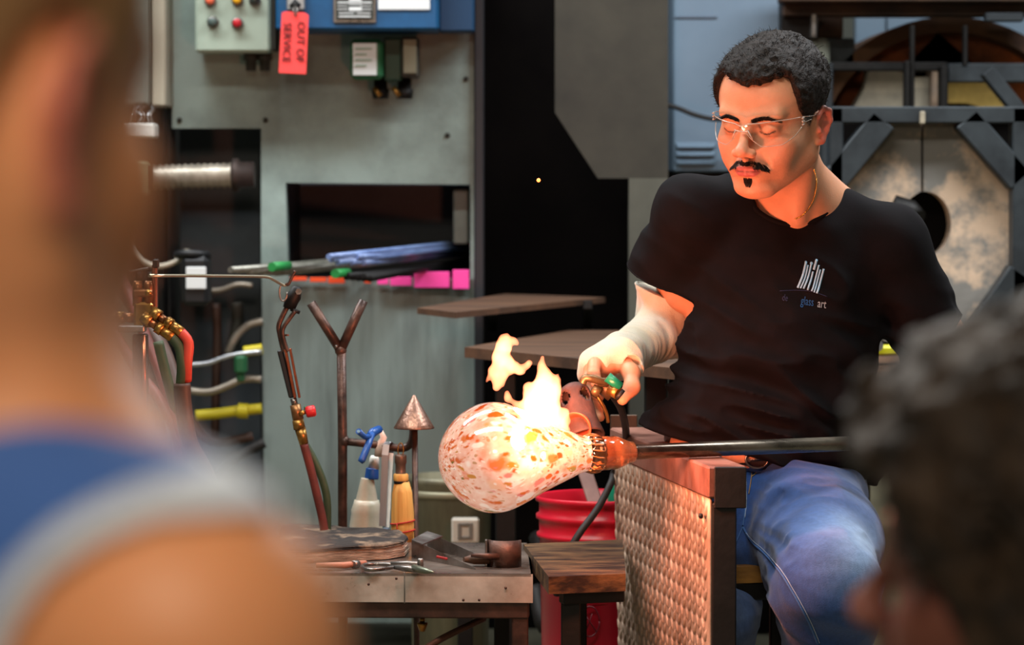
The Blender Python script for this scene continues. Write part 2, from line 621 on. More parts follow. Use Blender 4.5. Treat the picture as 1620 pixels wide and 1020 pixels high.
M_['wood'] = mat('worn_brown_wood', (104, 72, 50), .6, 0, (58, 40, 30), 10, stretch=(.25, 2, 2), bump=.25, bscale=40)
M_['shelf_wood'] = mat('dusty_shelf_wood', (98, 68, 48), .7, 0, (64, 45, 33), 8, stretch=(.3, 2, 2), bump=.15)
M_['wall'] = mat('grey_wall_paint', (92, 94, 86), .8, 0, (80, 82, 76), 1.5)
M_['floor'] = mat('sealed_concrete', (122, 118, 98), .6, 0, (88, 86, 74), 3, bump=.15, bscale=30)
M_['charcoal'] = mat('charcoal_enamel', (84, 94, 104), .5, 0, (62, 70, 78), 4)
M_['duct'] = mat('ribbed_duct_foil', (170, 160, 146), .4, .5, (120, 112, 100), 20)
# ================================================================ the room
def struct(name, mb, m):
    return tag(mb.build(name, M_[m] if isinstance(m, str) else m), kind='structure')
struct('floor', MB().box((0, 4.2, -.05), (8, 11, .1)), 'floor')
struct('wall_back', MB().box((0, 9.4, 1.6), (8, .1, 3.3)), 'wall')
struct('wall_left', MB().box((-3.6, 4.2, 1.6), (.1, 11, 3.3)), 'wall')
struct('wall_right', MB().box((3.6, 4.2, 1.6), (.1, 11, 3.3)), 'wall')
struct('wall_front', MB().box((0, -1.2, 1.6), (8, .1, 3.3)), 'wall')
struct('ceiling', MB().box((0, 4.2, 3.25), (8, 11, .1)), 'wall')

# ---------------------------------------------------------------- grey-green furnace housing with its slot
Y7 = 7.0
hs = thing('furnace_housing', 'tall grey-green painted steel furnace housing with a dark slot through its middle', 'furnace', W(580, 985, Y7))
b = MB()
b.pprism([(272, -120), (750, -120), (750, 203), (272, 203)], Y7, .05)
b.pprism([(413, 203), (750, 203), (750, 292), (452, 289), (413, 289)], Y7, .05)
b.pprism([(413, 289), (452, 289), (456, 441), (413, 441)], Y7, .05)
b.pprism([(744, 292), (750, 292), (750, 441), (744, 441)], Y7, .05)
b.build('front_panel', M_['enamel'], hs)
b = MB().pprism([(414, 441), (750, 441), (752, 985), (421, 985)], Y7, .05)
b.build('lower_panel', M_['streaked'], hs)
b = MB()
b.rbox(452, 285, 748, 289, Y7 + .06, .5, 0)
b.rbox(440, 285, 452, 445, Y7 + .06, .5, 0)
b.rbox(440, 441, 752, 446, Y7 + .06, .5, 0)
b.rbox(430, 280, 760, 450, Y7 + .57, .02, 0)
b.build('slot_lining', M_['charcoal'], hs)
MB().rbox(717, 300, 741, 386, Y7 + .1, .03).build('slot_cheek', M_['enamel'], hs)
b = MB().rbox(436, 60, 750, 985, Y7 + .62, .02, 0).rbox(752, -120, 757, 985, Y7 + .02, .6, 0)
b.build('side_panel', M_['dark_steel'], hs)
MB().rbox(430, 985, 460, 1030, Y7 + .1, .05).build('foot', M_['dark_steel'], hs)
MB().rbox(715, 985, 745, 1030, Y7 + .1, .05).build('foot', M_['dark_steel'], hs)
for x, y in ((708, 214), (737, 125), (420, 190), (284, 190)):
    MB().lathe([(.006, 0), (.006, .003), (.002, .006)], W(x, y, Y7), (0, -1, 0), 10).build('rivet', M_['olive_steel'], hs)

# push-button box
cb = thing('push_button_box', 'pale grey-green control box with rows of small push buttons, top left', 'control box', W(355, 83, 6.9))
MB().rbox(308, -80, 428, 83, 6.86, .13, .006).build('box_body', M_['pale_enamel'], cb)
MB().rbox(428, -80, 436, 79, 6.875, .11, .002).build('box_flange', M_['olive_steel'], cb)
for x, y, c, lb in ((333, 1, (214, 100, 70), 'orange push button'), (376, 0, (224, 164, 30), 'yellow push button'), (403, 0, (44, 52, 48), 'dark push button'),
                (337, 35, (70, 84, 80), 'dark push button with bright rim'), (376, 37, (176, 24, 36), 'red push button')):
    q = MB().lathe([(.013, 0), (.013, .006), (.010, .008)], W(x, y, 6.86), (0, -1, 0), 16).build('button_bezel', M_['steel'], cb)
    k = MB().lathe([(.0095, .004), (.0095, .017), (.006, .02), (.0001, .02)], W(x, y, 6.86), (0, -1, 0), 16).build('button', mat('button_' + lb.split()[0], c, .35), q)
    k['label'] = lb
for x in (397, 419):
    MB().tube([W(x, 80, 6.93), W(x, 95, 6.93), W(x, 96, 6.93), W(x, 112, 6.93)], [.016, .016, .012, .011]).build('conduit_fitting', M_['olive_steel'], cb)

# blue box
bb = thing('blue_control_box', 'blue enamelled control cabinet with a framed data plate and white label', 'control box', W(610, 50, 6.8))
MB().rbox(436, -120, 694, 48, 6.78, .2, .006).build('box_body', M_['blue'], bb)
MB().rbox(694, -120, 750, 50, 6.86, .12, .004).build('side_box', mat('dark_blue_enamel', (16, 58, 92), .5), bb)
pl = MB().rbox(527, -40, 595, 36, 6.775, .006, .004).build('data_plate', M_['steel'], bb)
MB().rbox(531, -34, 591, 31, 6.772, .004, 0).build('plate_face', mat('plate_black', (52, 56, 52), .5), pl)
q = MB()
for x0, y0, x1, y1 in ((534, 3, 588, 5), (534, 9, 550, 10), (570, 9, 588, 10), (552, -1, 572, 7), (552, 11, 572, 17), (536, 25, 586, 27), (536, 20, 560, 21.4), (564, 20, 586, 21.4), (534, 14, 550, 15.2), (572, 14, 588, 15.2)):
    q.rbox(x0, y0, x1, y1, 6.769, .003, 0)
q.build('plate_print', M_['white_label'], pl)
MB().rbox(598, -30, 680, 15, 6.776, .004, 0).build('paper_label', M_['white_label'], bb)
MB().rbox(453, -30, 482, 16, 6.765, .015, .003).build('latch_plate', M_['alu'], bb)
MB().tube([W(462, 4, 6.75), W(472, 13, 6.75)], .010).build('latch_knob', M_['black_iron'], bb)

# red tag
tg = thing('warning_tag', 'fluorescent red OUT OF SERVICE tag hanging by the blue cabinet latch', 'tag', W(463, 118, 6.74))
TP = [(446, 20), (452, 18), (482, 20), (488, 24), (484, 117), (441, 115)]
MB().pprism(TP, 6.735, .003).build('card', M_['tag'], tg)
MB().tube([W(467, 26, 6.73), W(464, 14, 6.735), W(467, 8, 6.745), W(471, 15, 6.735), W(467, 26, 6.73)], .0015, 6).build('wire_tie', M_['steel'], tg)
def vtext(t, x, y, size, name):
    Mx = facing(W(x, y, 6.733), right=(-.04, 0, -1), up=(1, 0, -.04))
    return text_mesh(t, size, M_['ink'], tg, name, Mx)
vtext('OUT OF', 475, 66, .0235, 'lettering')
vtext('SERVICE', 453.5, 67, .0235, 'lettering')

# green boxes
gb = thing('green_transformer_box', 'green box with a white label under the blue cabinet', 'electrical box', W(580, 126, 6.9))
MB().rbox(554, 62, 606, 125, 6.84, .1, .008).build('box_body', M_['green'], gb)
MB().rbox(558, 68, 596, 119, 6.836, .004, .001).build('face_label', M_['white_label'], gb)
q = MB()
for i in range(4): q.rbox(562, 76 + i * 9, 588 - (i % 2) * 8, 78 + i * 9, 6.833, .003, 0)
q.build('label_print', mat('grey_print', (140, 170, 150), .6), gb)
gj = thing('junction_box', 'dark green junction box with a dull metal cover beside the green box', 'electrical box', W(648, 124, 6.9))
MB().rbox(607, 60, 636, 128, 6.88, .08, .004).build('box_body', mat('dark_green_enamel', (26, 62, 44), .5), gj)
MB().rbox(634, 58, 662, 122, 6.85, .1, .004).build('cover_box', M_['olive_steel'], gj)
MB().rbox(638, 62, 659, 116, 6.845, .006, .001).build('cover_plate', mat('dull_cover', (120, 118, 100), .5, .3), gj)
for x in (602, 640):
    MB().tube([W(x, 122, 6.92), W(x, 140, 6.92), W(x, 141, 6.92), W(x, 156, 6.92)], [.015, .015, .02, .017]).build('conduit_fitting', M_['black_iron'], gj)
for x in (596, 626):
    MB().tube([W(x - 4, 138, 6.9), W(x + 6, 152, 6.9)], .006).build('conduit_screw', M_['brass'], gj)

# glass colour rods and pipes through the slot
def rod(x0, y0, Ya, x1, y1, Yb, r, m, lab, grp, cat='rod', name='metal_pipe'):
    o = one(name, MB().tube([W(x0, y0, Ya), W(x1, y1, Yb)], r, 8), M_[m] if isinstance(m, str) else m, lab, cat, grp)
    return o
pale = mat('pale_pipe_steel', (158, 156, 146), .4, .6, (110, 108, 98), 20)
bluepaper = mat('blue_glass_rod', (134, 158, 206), .3, 0, (96, 118, 168), 14)
GL = 'grey metal pipe lying in the slot of the grey-green housing'
for i in range(7):
    x0 = 366 + i * 12 + random.uniform(-4, 4)
    y0 = 427 + i * .9
    rod(x0, y0, 6.4 + .04 * i, 640 + i * 16, 404 - i * .5, 7.25 + .02 * i, .0065, pale, GL, 'grey pipes in the slot')
for i in range(5):
    rod(548 + i * 9, 437 + i * .8, 6.5 + .03 * i, 748, 418 - i * 2, 7.3, .008, 'black_iron', 'dark pipe under the blue rods in the slot', 'dark pipes in the slot')
for i in range(9):
    rod(520 + i * 7 + random.uniform(-3, 3), 406 + (i % 3) * 4.5, 6.45 + .02 * i, 738 + (i % 4) * 6, 383 + i * 2.4, 7.2 + .02 * i, .0062, bluepaper, 'blue glass rod in the pile at the slot', 'blue rods in the slot', name='glass_rod')
for i, (x, y, dx) in enumerate(((430, 422, 26), (530, 433, 20))):
    one('green_tape_band', MB().tube([W(x, y, 6.43 + .03 * i), W(x + dx, y - 2, 6.5 + .03 * i)], .0095, 10), mat('green_tape', (40, 140, 70), .5),
        ['green tape band near the left ends of the grey pipes', 'green tape band near the dark pipes in the slot'][i], 'tape')
tp = thing('orange_tape_strip', 'row of orange tape labels on the ledge under the grey pipes', 'tape', W(505, 447, 6.97))
for x0, x1, y0, y1 in ((459, 485, 438, 444), (490, 516, 439, 446), (519, 545, 438, 448), (576, 586, 442, 448)):
    MB().rbox(x0, y0, x1, y1, 6.97, .02, .001).build('tape_piece', M_['orange_tape'], tp)
tp = thing('pink_tape_strip', 'row of bright pink tape labels on the ledge right of the orange ones', 'tape', W(670, 456, 6.97))
for x0, x1, y0, y1 in ((597, 614, 441, 450), (617, 651, 438, 452), (655, 711, 430, 455), (716, 742, 427, 457)):
    MB().rbox(x0, y0, x1, y1, 6.97, .02, .001).build('tape_piece', M_['pink_tape'], tp)

# ---------------------------------------------------------------- left background
cg = thing('steel_cabinet', 'brushed grey metal cabinet at the upper left behind the ear', 'cabinet', W(200, 168, 6.9))
MB().rbox(120, -150, 238, 166, 6.85, .35, .006).build('cabinet_body', mat('grey_sheet', (128, 134, 126), .45, .3, (108, 114, 108), 4), cg)
MB().rbox(238, -150, 262, 168, 6.84, .35, .004).build('corner_trim', mat('pale_trim', (160, 152, 134), .5), cg)
wb = one('dark_channel_post', MB().rbox(263, -150, 272, 1010, 6.98, .12, .002), M_['black_iron'], 'thin black post along the left edge of the grey-green housing', 'post')
dp = one('steel_screen', MB().rbox(284, 200, 414, 1010, 7.35, .04, 0), M_['charcoal'], 'dark blue-grey sheet under the overhang of the housing', 'panel')
wt = one('white_terminal_block', MB().rbox(150, 195, 244, 218, 6.8, .08, .004), M_['white_plastic'], 'white strip-shaped block under the grey metal cabinet', 'electrical box')
cm = thing('wire_bundle', 'small tangle of wires and clips on top of the white block', 'wires', W(225, 194, 6.82))
for i in range(7):
    x = 205 + i * 6
    MB().tube([W(x, 194, 6.82), W(x + random.uniform(-6, 6), 182, 6.8), W(x + random.uniform(-9, 9), 174, 6.84), W(x + 4, 168, 6.86)], .003, 6, sub=3).build('wire', M_[['steel', 'brown_rubber', 'alu'][i % 3]], cm)
rk = one('dark_equipment_rack', MB().rbox(-60, 168, 262, 1010, 7.3, .4, 0).rbox(240, 168, 262, 1010, 7.1, .2, 0), M_['black_iron'], 'black equipment frame behind the man at the left', 'rack')
sb = thing('switch_box', 'small grey-green switch box left of the ribbed duct', 'electrical box', W(216, 310, 6.8))
MB().rbox(201, 255, 231, 310, 6.78, .07, .006).build('box_body', mat('pale_green_box', (136, 148, 116), .5), sb)
MB().rbox(232, 262, 238, 300, 6.8, .05, .001).build('box_collar', M_['black_iron'], sb)
MB().bar(W(214, 262, 6.85), W(214, 262, 7.3), .02, .02).build('bracket', M_['black_iron'], sb)
du = thing('ribbed_duct', 'silver ribbed duct pipe running into a dark flange', 'duct', W(310, 300, 6.85))
prof = []
L = (W(380, 280, 6.85) - W(238, 280, 6.85)).length
for i in range(29):
    prof.append((.0245 + (.0035 if i % 2 else 0), L * i / 28))
MB().lathe(prof, W(238, 281, 6.85), W(380, 277, 6.85) - W(238, 281, 6.85), 24).build('corrugated_sleeve', M_['duct'], du)
MB().lathe([(.027, 0), (.036, .004), (.036, .016), (.028, .02), (.028, .05)], W(366, 277, 6.85), (1, 0, .02), 24).build('flange', mat('brown_flange', (62, 48, 42), .6, .3, (36, 28, 26), 20), du)
one('grey_cable', MB().tube([W(x, y, 6.75) for x, y in ((186, 262), (192, 300), (195, 345), (203, 380), (222, 410), (250, 421), (278, 414), (294, 401), (296, 394))], .0062, 10, sub=4), mat('pale_cable', (178, 168, 150), .5), 'pale grey cable hanging in a loop below the switch box', 'cable')
bx = thing('plug_box', 'black plug box with a white label, hung left of the housing', 'electrical box', W(306, 486, 6.7))
MB().rbox(286, 405, 330, 484, 6.68, .08, .01).build('box_body', M_['black_plastic'], bx)
MB().rbox(294, 422, 326, 457, 6.675, .006, .002).build('face_label', M_['white_label'], bx)
MB().lathe([(.04, 0), (.04, .012), (.03, .016)], W(304, 408, 6.72), (0, .1, 1), 20).build('round_cap', M_['black_plastic'], bx)
MB().bar(W(306, 470, 6.76), W(306, 470, 7.35), .02, .02).build('bracket', M_['black_iron'], bx)

# pipework low at the left
def pipe(pts, r, m, lab, name='pipe', cat='pipe', Y=6.9, sub=4, grp=None):
    return one(name, MB().tube([W(p[0], p[1], p[2] if len(p) > 2 else Y) for p in pts], r, 10, sub=sub), M_[m], lab, cat, grp)
pipe([(300, 577), (330, 574), (352, 566), (376, 560), (414, 556)], .0055, 'alu', 'bright metal pipe just above the upper yellow band', 'metal_pipe', Y=6.85)
pipe([(300, 618), (330, 620), (356, 612), (384, 600), (414, 600)], .0085, 'duct', 'grey flexible pipe between the yellow bands', 'flexible_pipe', 'hose', Y=6.9)
pipe([(360, 560), (372, 535), (392, 515), (416, 508)], .009, 'duct', 'grey curved conduit rising to the housing edge', 'conduit', Y=7.0)
pipe([(334, 460), (352, 458), (376, 450), (400, 452)], .007, 'duct', 'short grey pipe right of the black plug box', 'short_pipe', Y=7.1)
pipe([(374, 478), (376, 505), (372, 530), (368, 548)], .014, 'olive_steel', 'olive vertical pipe elbow behind the curved conduit', 'pipe_elbow', Y=7.15)
pipe([(342, 480), (344, 530), (342, 600), (340, 700)], .01, 'brown_rubber', 'brown vertical pipe behind the pipework', 'vertical_pipe', Y=7.15)
pipe([(310, 657), (345, 654), (376, 650), (414, 646)], .012, 'yellow', 'long yellow pipe low beside the housing', 'yellow_pipe', Y=6.9)
pipe([(376, 649), (384, 650), (392, 650)], .017, 'yellow', 'yellow coupling on the long yellow pipe', 'pipe_coupling', Y=6.89)
pipe([(386, 556), (400, 554), (415, 552)], .012, 'yellow', 'short yellow pipe end above the green valve', 'yellow_pipe_end', Y=6.88)
one('green_valve', MB().rbox(370, 562, 390, 592, 6.84, .05, .008).rbox(374, 590, 386, 604, 6.85, .03, .004), M_['green'], 'small green valve among the pipework', 'valve')
pipe([(400, 690), (350, 700), (320, 690), (300, 660)], .011, 'brown_rubber', 'brown hose under the yellow pipe', 'hose', 'hose', Y=6.95)
pipe([(418, 700), (390, 715), (360, 735), (340, 760)], .012, 'black_rubber', 'black hose at the lower left of the housing', 'hose', 'hose', Y=6.9)
g = one('grey_equipment_case', MB().rbox(120, 470, 232, 720, 7.1, .18, .01), mat('grey_case', (112, 116, 102), .6, 0, (84, 88, 78), 3), 'dull grey case behind the torch manifold', 'case')
yb = thing('yellow_regulator', 'yellow cylinder-shaped regulator behind the manifold hoses', 'regulator', W(160, 640, 6.7))
MB().lathe([(.0145, 0), (.0145, .1), (.010, .104), (.010, .13), (.014, .135), (.014, .165), (.009, .17), (.009, .22)], W(161, 620, 6.7), (0, 0, 1), 18).build('body', M_['yellow'], yb)
MB().lathe([(.022, 0), (.024, .006), (.024, .022), (.018, .028)], W(161, 622, 6.7), (0, 0, 1), 18).build('collar', mat('pale_yellow', (196, 190, 90), .5), yb)
MB().box((W(161, 668, 6.7).x, 6.7, W(161, 668, 6.7).z / 2), (.02, .02, W(161, 668, 6.7).z), bev=.002).build('stand_post', M_['black_iron'], yb)
MB().lathe([(.016, 0), (.016, .06)], W(161, 668, 6.7), (0, 0, 1), 18).build('lower_neck', M_['olive_steel'], yb)
one('amber_tube', MB().bar(W(185, 586, 6.8), W(185, 586, 7.1), .008, .008).lathe([(.010, 0), (.012, .03), (.008, .05), (.009, .075)], W(185, 590, 6.8), (0, 0, 1), 14), mat('amber_plastic', (150, 120, 30), .4), 'thin amber tube right of the yellow regulator', 'tube')

# ---------------------------------------------------------------- dark centre: furnace recess, chamfered plate, shelves
fr = thing('dark_furnace_bay', 'tall soot-black furnace bay behind the flame', 'furnace', W(880, 900, 7.1))
MB().rbox(752, -150, 1060, 1010, 7.6, .05, 0).build('back_plate', M_['soot'], fr)
MB().rbox(750, -150, 766, 1010, 6.98, .06, .003).build('edge_post', mat('edge_steel', (50, 50, 54), .5, .4), fr)
MB().rbox(1000, 600, 1330, 1000, 7.5, .05, 0).build('lower_back_plate', M_['soot'], fr)
ch = thing('chamfered_steel_plate', 'olive-grey steel hood plate with a slanted lower corner', 'plate', W(970, 660, 6.9))
MB().pprism([(878, -150), (1057, -150), (1057, 282), (946, 282), (878, 178)], 6.9, .04).build('plate', M_['olive_steel'], ch)
MB().pprism([(995, 282), (1057, 282), (1057, 700), (995, 700)], 6.9, .05).build('column', mat('olive_column', (88, 88, 78), .6, 0, (70, 70, 62), 4), ch)
s1 = thing('upper_shelf_board', 'short dusty brown shelf board sticking out of the dark bay', 'shelf', W(800, 495, 6.8))
p = [W(660, 487, 6.35), W(720, 494, 6.2), W(958, 470, 6.95), W(800, 464, 7.1)]
MB().prism([v + Vector((0, 0, 0)) for v in p], (0, 0, -.012)).build('board', M_['shelf_wood'], s1)
for (a, c) in ((780, 478), (930, 474)):
    MB().bar(W(a, c + 8, 6.75), W(a, c + 40, 7.55), .02, .02).build('bracket', M_['black_iron'], s1)
s2 = thing('lower_marver_table', 'wide dusty brown steel work table behind the flame', 'table', W(900, 900, 6.6))
zt = W(740, 549, 6.1).z
def tp_(x, y):      # point of the table plane under a pixel
    a = W(x, y, 5.0) - Vector((0, 0, CZ)); t = (zt - CZ) / a.z
    return Vector((0, 0, CZ)) + a * t
P4 = [tp_(735, 549), tp_(1075, 583), tp_(1300, 560), tp_(1075, 522), tp_(900, 522)]
MB().prism(P4, (0, 0, -.02)).build('tabletop', M_['shelf_wood'], s2)
for q in ((800, 556), (1040, 578), (1040, 545)):
    t = tp_(*q); MB().box((t.x, t.y + .06, zt / 2 - .01), (.04, .04, zt - .02), bev=.003).build('leg', M_['black_iron'], s2)
# table below, dark clutter
one('black_toolbox', MB().rbox(770, 700, 880, 930, 6.6, .3, .01), M_['soot'], 'black box under the work table behind the bulb', 'box')
pipe([(850, 850, 6.4), (870, 900, 6.3), (880, 960, 6.25), (862, 990, 6.2), (850, 930, 6.25)], .018, 'black_rubber', 'thick black hose coiled under the work table', 'thick_hose', 'hose', sub=5)

# ---------------------------------------------------------------- locker
lk = thing('locker', 'pale blue-grey steel locker with louvre slots behind the man', 'locker', W(1150, 275, 7.3))
zl = W(1150, 272, 7.3)
MB().rbox(1066, -150, 1238, 272, 7.3, .25, .004).build('body', M_['locker'], lk)
q = MB()
for y in (27,): MB().rbox(1066, y - 2, 1134, y + 2, 7.296, .006, .001).build('top_slot', mat('slot_grey', (92, 106, 122), .5), lk)
for i, y in enumerate((229, 242, 255)):
    a, c = W(1068, y + 4, 7.3), W(1133, y + 4, 7.3)
    q = MB()
    vs = [a, c, c + Vector((0, 0, .012)), a + Vector((0, 0, .012)), a + Vector((.006, -.012, 0)), c + Vector((-.006, -.012, 0))]
    q.add(vs, [(4, 5, 2, 3), (0, 4, 3), (1, 2, 5), (0, 1, 5, 4)])
    q.build('louvre', M_['locker'], lk)
MB().rbox(1066, 272, 1238, 520, 7.33, .2, .004).build('base', M_['black_iron'], lk)
one('black_cable', MB().tube([W(x, y, 7.2) for x, y in ((1050, 164), (1075, 172), (1100, 182), (1135, 189), (1180, 186), (1230, 176), (1262, 160))], .0058, 10, sub=4), M_['black_rubber'], 'black cable sagging across the pale locker', 'cable')

# ---------------------------------------------------------------- right: glory hole furnaces
gh = thing('reheating_furnace', 'square dark steel frame round an octagonal cement furnace door with a black hole', 'furnace', W(1470, 700, 6.8))
YG = 6.7
def ring(cx, cy, r, n=8, a0=22.5, sx=1, sy=1):
    return [(cx + r * sx * cos(radians(a0 + 360 * i / n)), cy + r * sy * sin(radians(a0 + 360 * i / n))) for i in range(n)]
OCT = [(1400, 192), (1516, 192), (1601, 290), (1601, 430), (1540, 520), (1400, 520), (1330, 470), (1318, 290)]
HOLE = [(1465 + 40 * cos(t), 355 + 52 * sin(t)) for t in [2 * pi * i / 32 for i in range(32)]]
def slab_with_hole(outer, hole, Y, depth, mb, x0=-1e9, x1=1e9):
    """vertical slab between an outer polygon and a hole, as radial quads"""
    n = len(hole)
    cx = sum(h[0] for h in hole) / n; cy = sum(h[1] for h in hole) / n
    def hit(px, py):
        dx, dy = px - cx, py - cy; best = None
        for i in range(len(outer)):
            ax, ay = outer[i]; bx_, by_ = outer[(i + 1) % len(outer)]
            ex, ey = bx_ - ax, by_ - ay
            den = dx * ey - dy * ex
            if abs(den) < 1e-9: continue
            t = ((ax - cx) * ey - (ay - cy) * ex) / den
            u = ((ax - cx) * dy - (ay - cy) * dx) / den
            if t > 0 and -1e-6 <= u <= 1 + 1e-6 and (best is None or t < best): best = t
        return (cx + dx * best, cy + dy * best)
    O = [hit(*h) for h in hole]
    mid = [[(h[0] + (o[0] - h[0]) * k / 3, h[1] + (o[1] - h[1]) * k / 3) for h, o in zip(hole, O)] for k in range(4)]
    vs, fs = [], []
    for d in (0, depth):
        for r_ in mid:
            vs += [W(x, y, Y) + Vector((0, d, 0)) for x, y in r_]
    for d in (0, 1):
        for k in range(3):
            for i in range(n):
                j = (i + 1) % n; o = (d * 4 + k) * n
                fs.append((o + i, o + j, o + n + j, o + n + i))
    for i in range(n):
        j = (i + 1) % n
        fs.append((i, j, 4 * n + j, 4 * n + i)); fs.append((3 * n + i, 3 * n + j, 7 * n + j, 7 * n + i))
    mb.add(vs, fs)
    return mb
# two door halves that meet at x = 1459
for side in (-1, 1):
    hl = [h for h in HOLE]
    if side > 0:
        outer = [(1461, 192), (1516, 192), (1601, 290), (1601, 430), (1540, 540), (1461, 540)]
        hole = [(max(x, 1461), y) for x, y in HOLE]
    else:
        outer = [(1457, 192), (1400, 192), (1312, 300), (1312, 470), (1400, 540), (1457, 540)]
        hole = [(min(x, 1457), y) for x, y in HOLE]
    cx = 1461 if side > 0 else 1457
    hs_ = [h for h in HOLE if (h[0] - cx) * side > 0]
    hs_.sort(key=lambda h: h[1])
    poly_h = [(cx, 355 - 52)] + hs_ + [(cx, 355 + 52)]
    # polygon: down the seam, round the outside, up the hole
    if side > 0:
        poly = [(cx, 192), (1516, 192), (1601, 290), (1601, 430), (1540, 540), (cx, 540)]
    else:
        poly = [(cx, 192), (1400, 192), (1312, 300), (1312, 470), (1400, 540), (cx, 540)]
    full = poly + poly_h[::-1]
    import bmesh
    bm = bmesh.new()
    fr_ = [bm.verts.new(W(x, y, YG)) for x, y in full]
    f_ = bm.faces.new(fr_)
    ret = bmesh.ops.extrude_face_region(bm, geom=[f_])
    bmesh.ops.translate(bm, vec=(0, .07, 0), verts=[v for v in ret['geom'] if isinstance(v, bmesh.types.BMVert)])
    bmesh.ops.triangulate(bm, faces=bm.faces[:])
    bm.verts.index_update()
    q = MB().add([v.co.copy() for v in bm.verts], [tuple(v.index for v in f.verts) for f in bm.faces])
    bm.free()
    q.build('door_half', M_['refractory'], gh)
q = MB()
for (p0, p1, w_) in (((1312, 182), (1632, 182), 26), ((1321, 170), (1321, 560), 22), ((1612, 170), (1612, 560), 26),
                    ((1314, 290), (1396, 190), 42), ((1526, 188), (1612, 286), 42), ((1612, 430), (1524, 560), 40)):
    MB().bar(W(*p0, YG - .03), W(*p1, YG - .03), .06, w_ * YG / F, .003, up=Vector((0, -1, 0)).cross(W(*p1, YG) - W(*p0, YG)).normalized()).build('frame_bar', mat('frame_charcoal', (58, 64, 68), .5, .3, (40, 44, 48), 10) if 'frame_charcoal' not in bpy.data.materials else bpy.data.materials['frame_charcoal'], gh)
MB().rbox(1320, 190, 1610, 560, YG + .5, .02, 0).build('chamber_back', M_['soot'], gh)
MB().lathe([(.085, .07), (.08, .5)], W(1465, 355, YG), (0, 1, 0), 28).build('chamber_tube', M_['soot'], gh)
q = MB()
q.tube([W(1413, 322, 6.6), W(1440, 332, 6.6), W(1452, 345, 6.58)], [.02, .022, .02], 10)
q.tube([W(1440, 335, 6.58), W(1438, 370, 6.58)], .016, 10)
q.build('latch', M_['black_iron'], gh)
MB().tube([W(1445, 346, 6.57), W(1447, 470, 6.57)], .006, 8).build('latch_rod', M_['olive_steel'], gh)
MB().lathe([(.012, 0), (.014, .008), (.0001, .012)], W(1436, 340, 6.56), (0, -1, 0), 14).build('latch_bolt', M_['steel'], gh)
MB().rbox(1456, 176, 1464, 196, YG - .07, .05, .002).build('seam_clip', M_['refractory_pale'], gh)

rf = thing('round_furnace_drum', 'large rusted round furnace drum above the octagonal door', 'furnace', W(1480, 250, 7.6))
def arc(cx, cy, rx, ry, a0, a1, n=28): return [(cx + rx * cos(radians(a0 + (a1 - a0) * i / n)), cy - ry * sin(radians(a0 + (a1 - a0) * i / n))) for i in range(n + 1)]
o_, i_ = arc(1505, 250, 232, 224, 8, 172), arc(1505, 250, 208, 200, 8, 172)
q = MB()
for i in range(28):
    q.pprism([o_[i], o_[i + 1], i_[i + 1], i_[i]], 7.3, .5)
q.build('drum_rim', mat('rusty_rim', (92, 60, 34), .8, .1, (58, 36, 24), 6, bump=.3), rf)
q = MB().pprism(i_ + [(1710, 250), (1300, 250)], 7.42, .05)
q.build('drum_face', M_['rust'], rf)
MB().pprism([(1376, 104), (1436, 116), (1436, 172), (1350, 172), (1368, 140)], 7.3, .1).build('cement_patch', M_['refractory_pale'], rf)
MB().pprism([(1439, 122), (1480, 122), (1480, 174), (1439, 170)], 7.28, .1).build('brick_pair', M_['refractory_pale'], rf)
MB().rbox(1474, 104, 1488, 174, 7.24, .1, .004).build('jamb_brick', mat('pink_brick', (150, 126, 104), .9, 0, (110, 96, 84), 10), rf)
MB().pprism([(1498, 130), (1570, 128), (1600, 172), (1560, 172), (1530, 163), (1498, 163)], 7.3, .1).build('crown_arch', M_['firebrick'], rf)
q = thing('steel_gantry', 'dark steel frame of posts and beams around the rusted drum', 'frame', W(1400, 175, 7.1))
fm = bpy.data.materials['frame_charcoal']
rb = mat('rusty_beam', (84, 58, 40), .8, .2, (46, 34, 28), 7, bump=.3)
for nm, c, mm in (('beam', (1236, -60, 1640, 3, 7.1, .1), rb), ('beam', (1240, 2, 1640, 25, 7.15, .1), rb),
              ('post', (1236, 3, 1282, 180, 7.2, .08), M_['black_iron']), ('post', (1283, 20, 1292, 60, 7.15, .06), M_['steel']),
              ('post', (1294, 26, 1334, 60, 7.3, .08), rb), ('post', (1296, 60, 1352, 110, 7.3, .08), fm), ('tie_rod', (1441, 40, 1447, 175, 7.05, .03), M_['black_iron']),
              ('tie_rod', (1525, 40, 1531, 105, 7.05, .03), M_['black_iron']), ('post', (1432, 96, 1440, 176, 7.04, .04), M_['black_iron']),
              ('crossbar', (1312, 98, 1500, 112, 7.12, .05), M_['black_iron']), ('crossbar', (1500, 100, 1640, 130, 7.1, .06), fm),
              ('post', (1488, 104, 1500, 176, 7.08, .05), M_['black_iron']), ('post', (1300, 100, 1316, 560, 7.05, .07), fm), ('crossbar', (1560, 20, 1620, 34, 7.1, .04), fm)):
    MB().rbox(*c, bev=.003).build(nm, mm, q)
MB().bar(W(1560, 112, 7.0), W(1612, 176, 7.0), .05, .03).build('brace', fm, q)
one('pale_back_board', MB().rbox(1354, 26, 1400, 110, 8.2, .05, 0).rbox(1404, 26, 1460, 110, 8.2, .05, 0).rbox(1356, 26, 1640, 110, 8.26, .03, 0), M_['locker'], 'pale blue-grey board seen above the drum between two posts', 'panel')
one('cement_column', MB().rbox(1262, 60, 1310, 760, 7.2, .2, .01), mat('dull_cement', (120, 122, 108), .8, 0, (92, 94, 84), 4), 'dull grey-green column behind the man at the neck', 'column')
